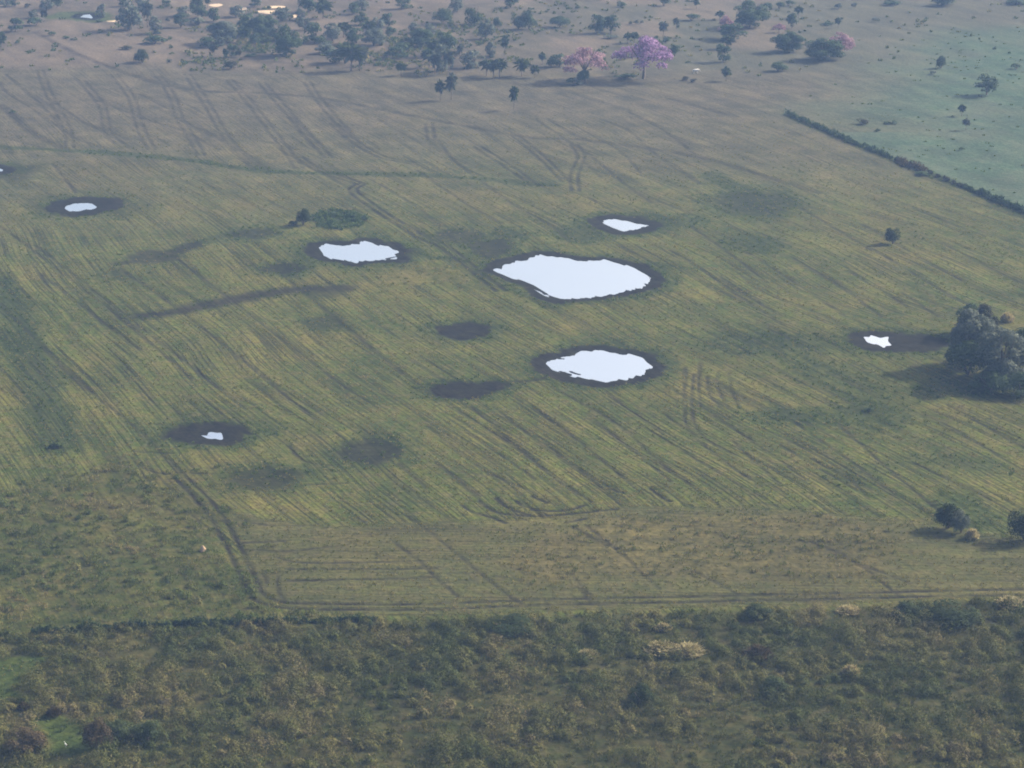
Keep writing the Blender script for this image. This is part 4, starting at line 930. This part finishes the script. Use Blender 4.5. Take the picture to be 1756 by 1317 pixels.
hedge([(55, 1086), (140, 1082), (250, 1075), (400, 1071), (520, 1068), (645, 1064)], 0.55, 1.25, 0.22, 'dark', 'long low dark hedge line between the rough grass corner and the scrub', 0.3, 60, 0.05, 0.2)

# ------------------------------------------------------------------ small things
def solid(name, color, rough_=0.9):
    m = NT(name); gp_ = m.n('ShaderNodeNewGeometry').outputs['Position']
    m.color(m.mix(m.noise(gp_, 6.0, 3), tuple(q_ * 0.8 for q_ in color), tuple(min(q_ * 1.15, 1) for q_ in color))); m.b.inputs['Roughness'].default_value = rough_; return m.m
white = solid('white_plumage', (0.70, 0.70, 0.68)); hide = solid('white_hide', (0.50, 0.48, 0.44)); clay = solid('pale_clay', (0.30, 0.22, 0.14))
x, y = at(113, 1281)
tv, tq = tubes([[(-.30, 0, .42, .015), (-.20, 0, .46, .07), (0, 0, .52, .115), (.14, 0, .58, .08), (.20, 0, .66, .035), (.16, 0, .78, .026), (.22, 0, .90, .026), (.29, 0, .94, .04), (.34, 0, .935, .022), (.46, 0, .915, .006)],
                [(.02, .05, .46, .02), (.05, .05, .24, .010), (.02, .05, -.02, .010), (.09, .05, -.02, .008)], [(.02, -.05, .46, .02), (-.02, -.05, .24, .010), (-.05, -.05, -.02, .010), (.02, -.05, -.02, .008)]], 8)
o = link('egret', mesh_of('egret', tv, tq, white)); o.location = (x, y, 0.02); o.rotation_euler = (0, 0, 2.5); o.scale = (0.72,) * 3
tag(o, 'small white bird standing on the boggy green glade in the scrub', 'bird')
x, y = at(1193, 126)
tv, tq = tubes([[(-.95, 0, 1.15, .10), (-.85, 0, 1.12, .30), (-.4, 0, 1.05, .38), (.1, 0, 1.02, .40), (.5, 0, 1.1, .38), (.72, 0, 1.2, .30), (1.0, 0, 1.15, .19), (1.2, 0, 1.0, .17), (1.4, 0, .8, .13), (1.55, 0, .62, .09)],
                *[[(a_, b_, .85, .14), (a_ + .02, b_, .45, .075), (a_, b_, -.02, .06)] for a_ in (-.7, .55) for b_ in (-.2, .2)],
                [(-.98, 0, 1.15, .04), (-1.05, 0, .8, .03), (-1.04, 0, .5, .05)], [(1.2, .1, 1.12, .05), (1.2, .3, 1.12, .06), (1.2, .36, 1.1, .02)], [(1.2, -.1, 1.12, .05), (1.2, -.3, 1.12, .06), (1.2, -.36, 1.1, .02)]], 8)
o = link('cow', mesh_of('cow', tv, tq, hide)); o.location = (x, y, 0); o.rotation_euler = (0, 0, 0.3)
tag(o, 'tiny white cow on bare ground, right of the largest pink tree', 'cow')
x, y = at(348, 945)
n = 10; V, Q = [], []
prof = [(0.55, -.05), (0.50, .12), (0.42, .35), (0.33, .58), (0.20, .78), (0.07, .9), (0.0, .93)]
for i, (rr, z_) in enumerate(prof):
    for k in range(n):
        a_ = 6.2832 * k / n; f_ = 1 + 0.22 * math.sin(3 * a_ + i) + 0.1 * rnd.random(); V.append((rr * f_ * math.cos(a_), rr * f_ * math.sin(a_), z_))
for i in range(len(prof) - 1):
    for k in range(n): Q.append((i * n + k, i * n + (k + 1) % n, (i + 1) * n + (k + 1) % n, (i + 1) * n + k))
o = link('termite_mound', mesh_of('termite_mound', np.array(V), np.array(Q), clay)); o.location = (x, y, 0)
tag(o, 'small beige mound by itself in the rough grass left of the field track', 'mound')


# ------------------------------------------------------------------ haze over the whole place
hb = bpy.data.meshes.new('haze')
x0, x1, y0, y1, z0, z1 = -2700, 2700, -800, 3700, -2.0, 150.0
hb.from_pydata([(x0, y0, z0), (x1, y0, z0), (x1, y1, z0), (x0, y1, z0), (x0, y0, z1), (x1, y0, z1), (x1, y1, z1), (x0, y1, z1)], [],
               [(0, 3, 2, 1), (4, 5, 6, 7), (0, 1, 5, 4), (1, 2, 6, 5), (2, 3, 7, 6), (3, 0, 4, 7)])
hm_ = bpy.data.materials.new('thin_haze'); hm_.use_nodes = True; ht = hm_.node_tree; ht.nodes.remove(ht.nodes['Principled BSDF'])
pv = ht.nodes.new('ShaderNodeVolumePrincipled'); pv.inputs['Color'].default_value = (0.35, 0.56, 1.0, 1); pv.inputs['Density'].default_value = HAZE
ht.links.new(pv.outputs[0], ht.nodes['Material Output'].inputs['Volume'])
hb.materials.append(hm_); tag(link('haze', hb), kind='stuff')
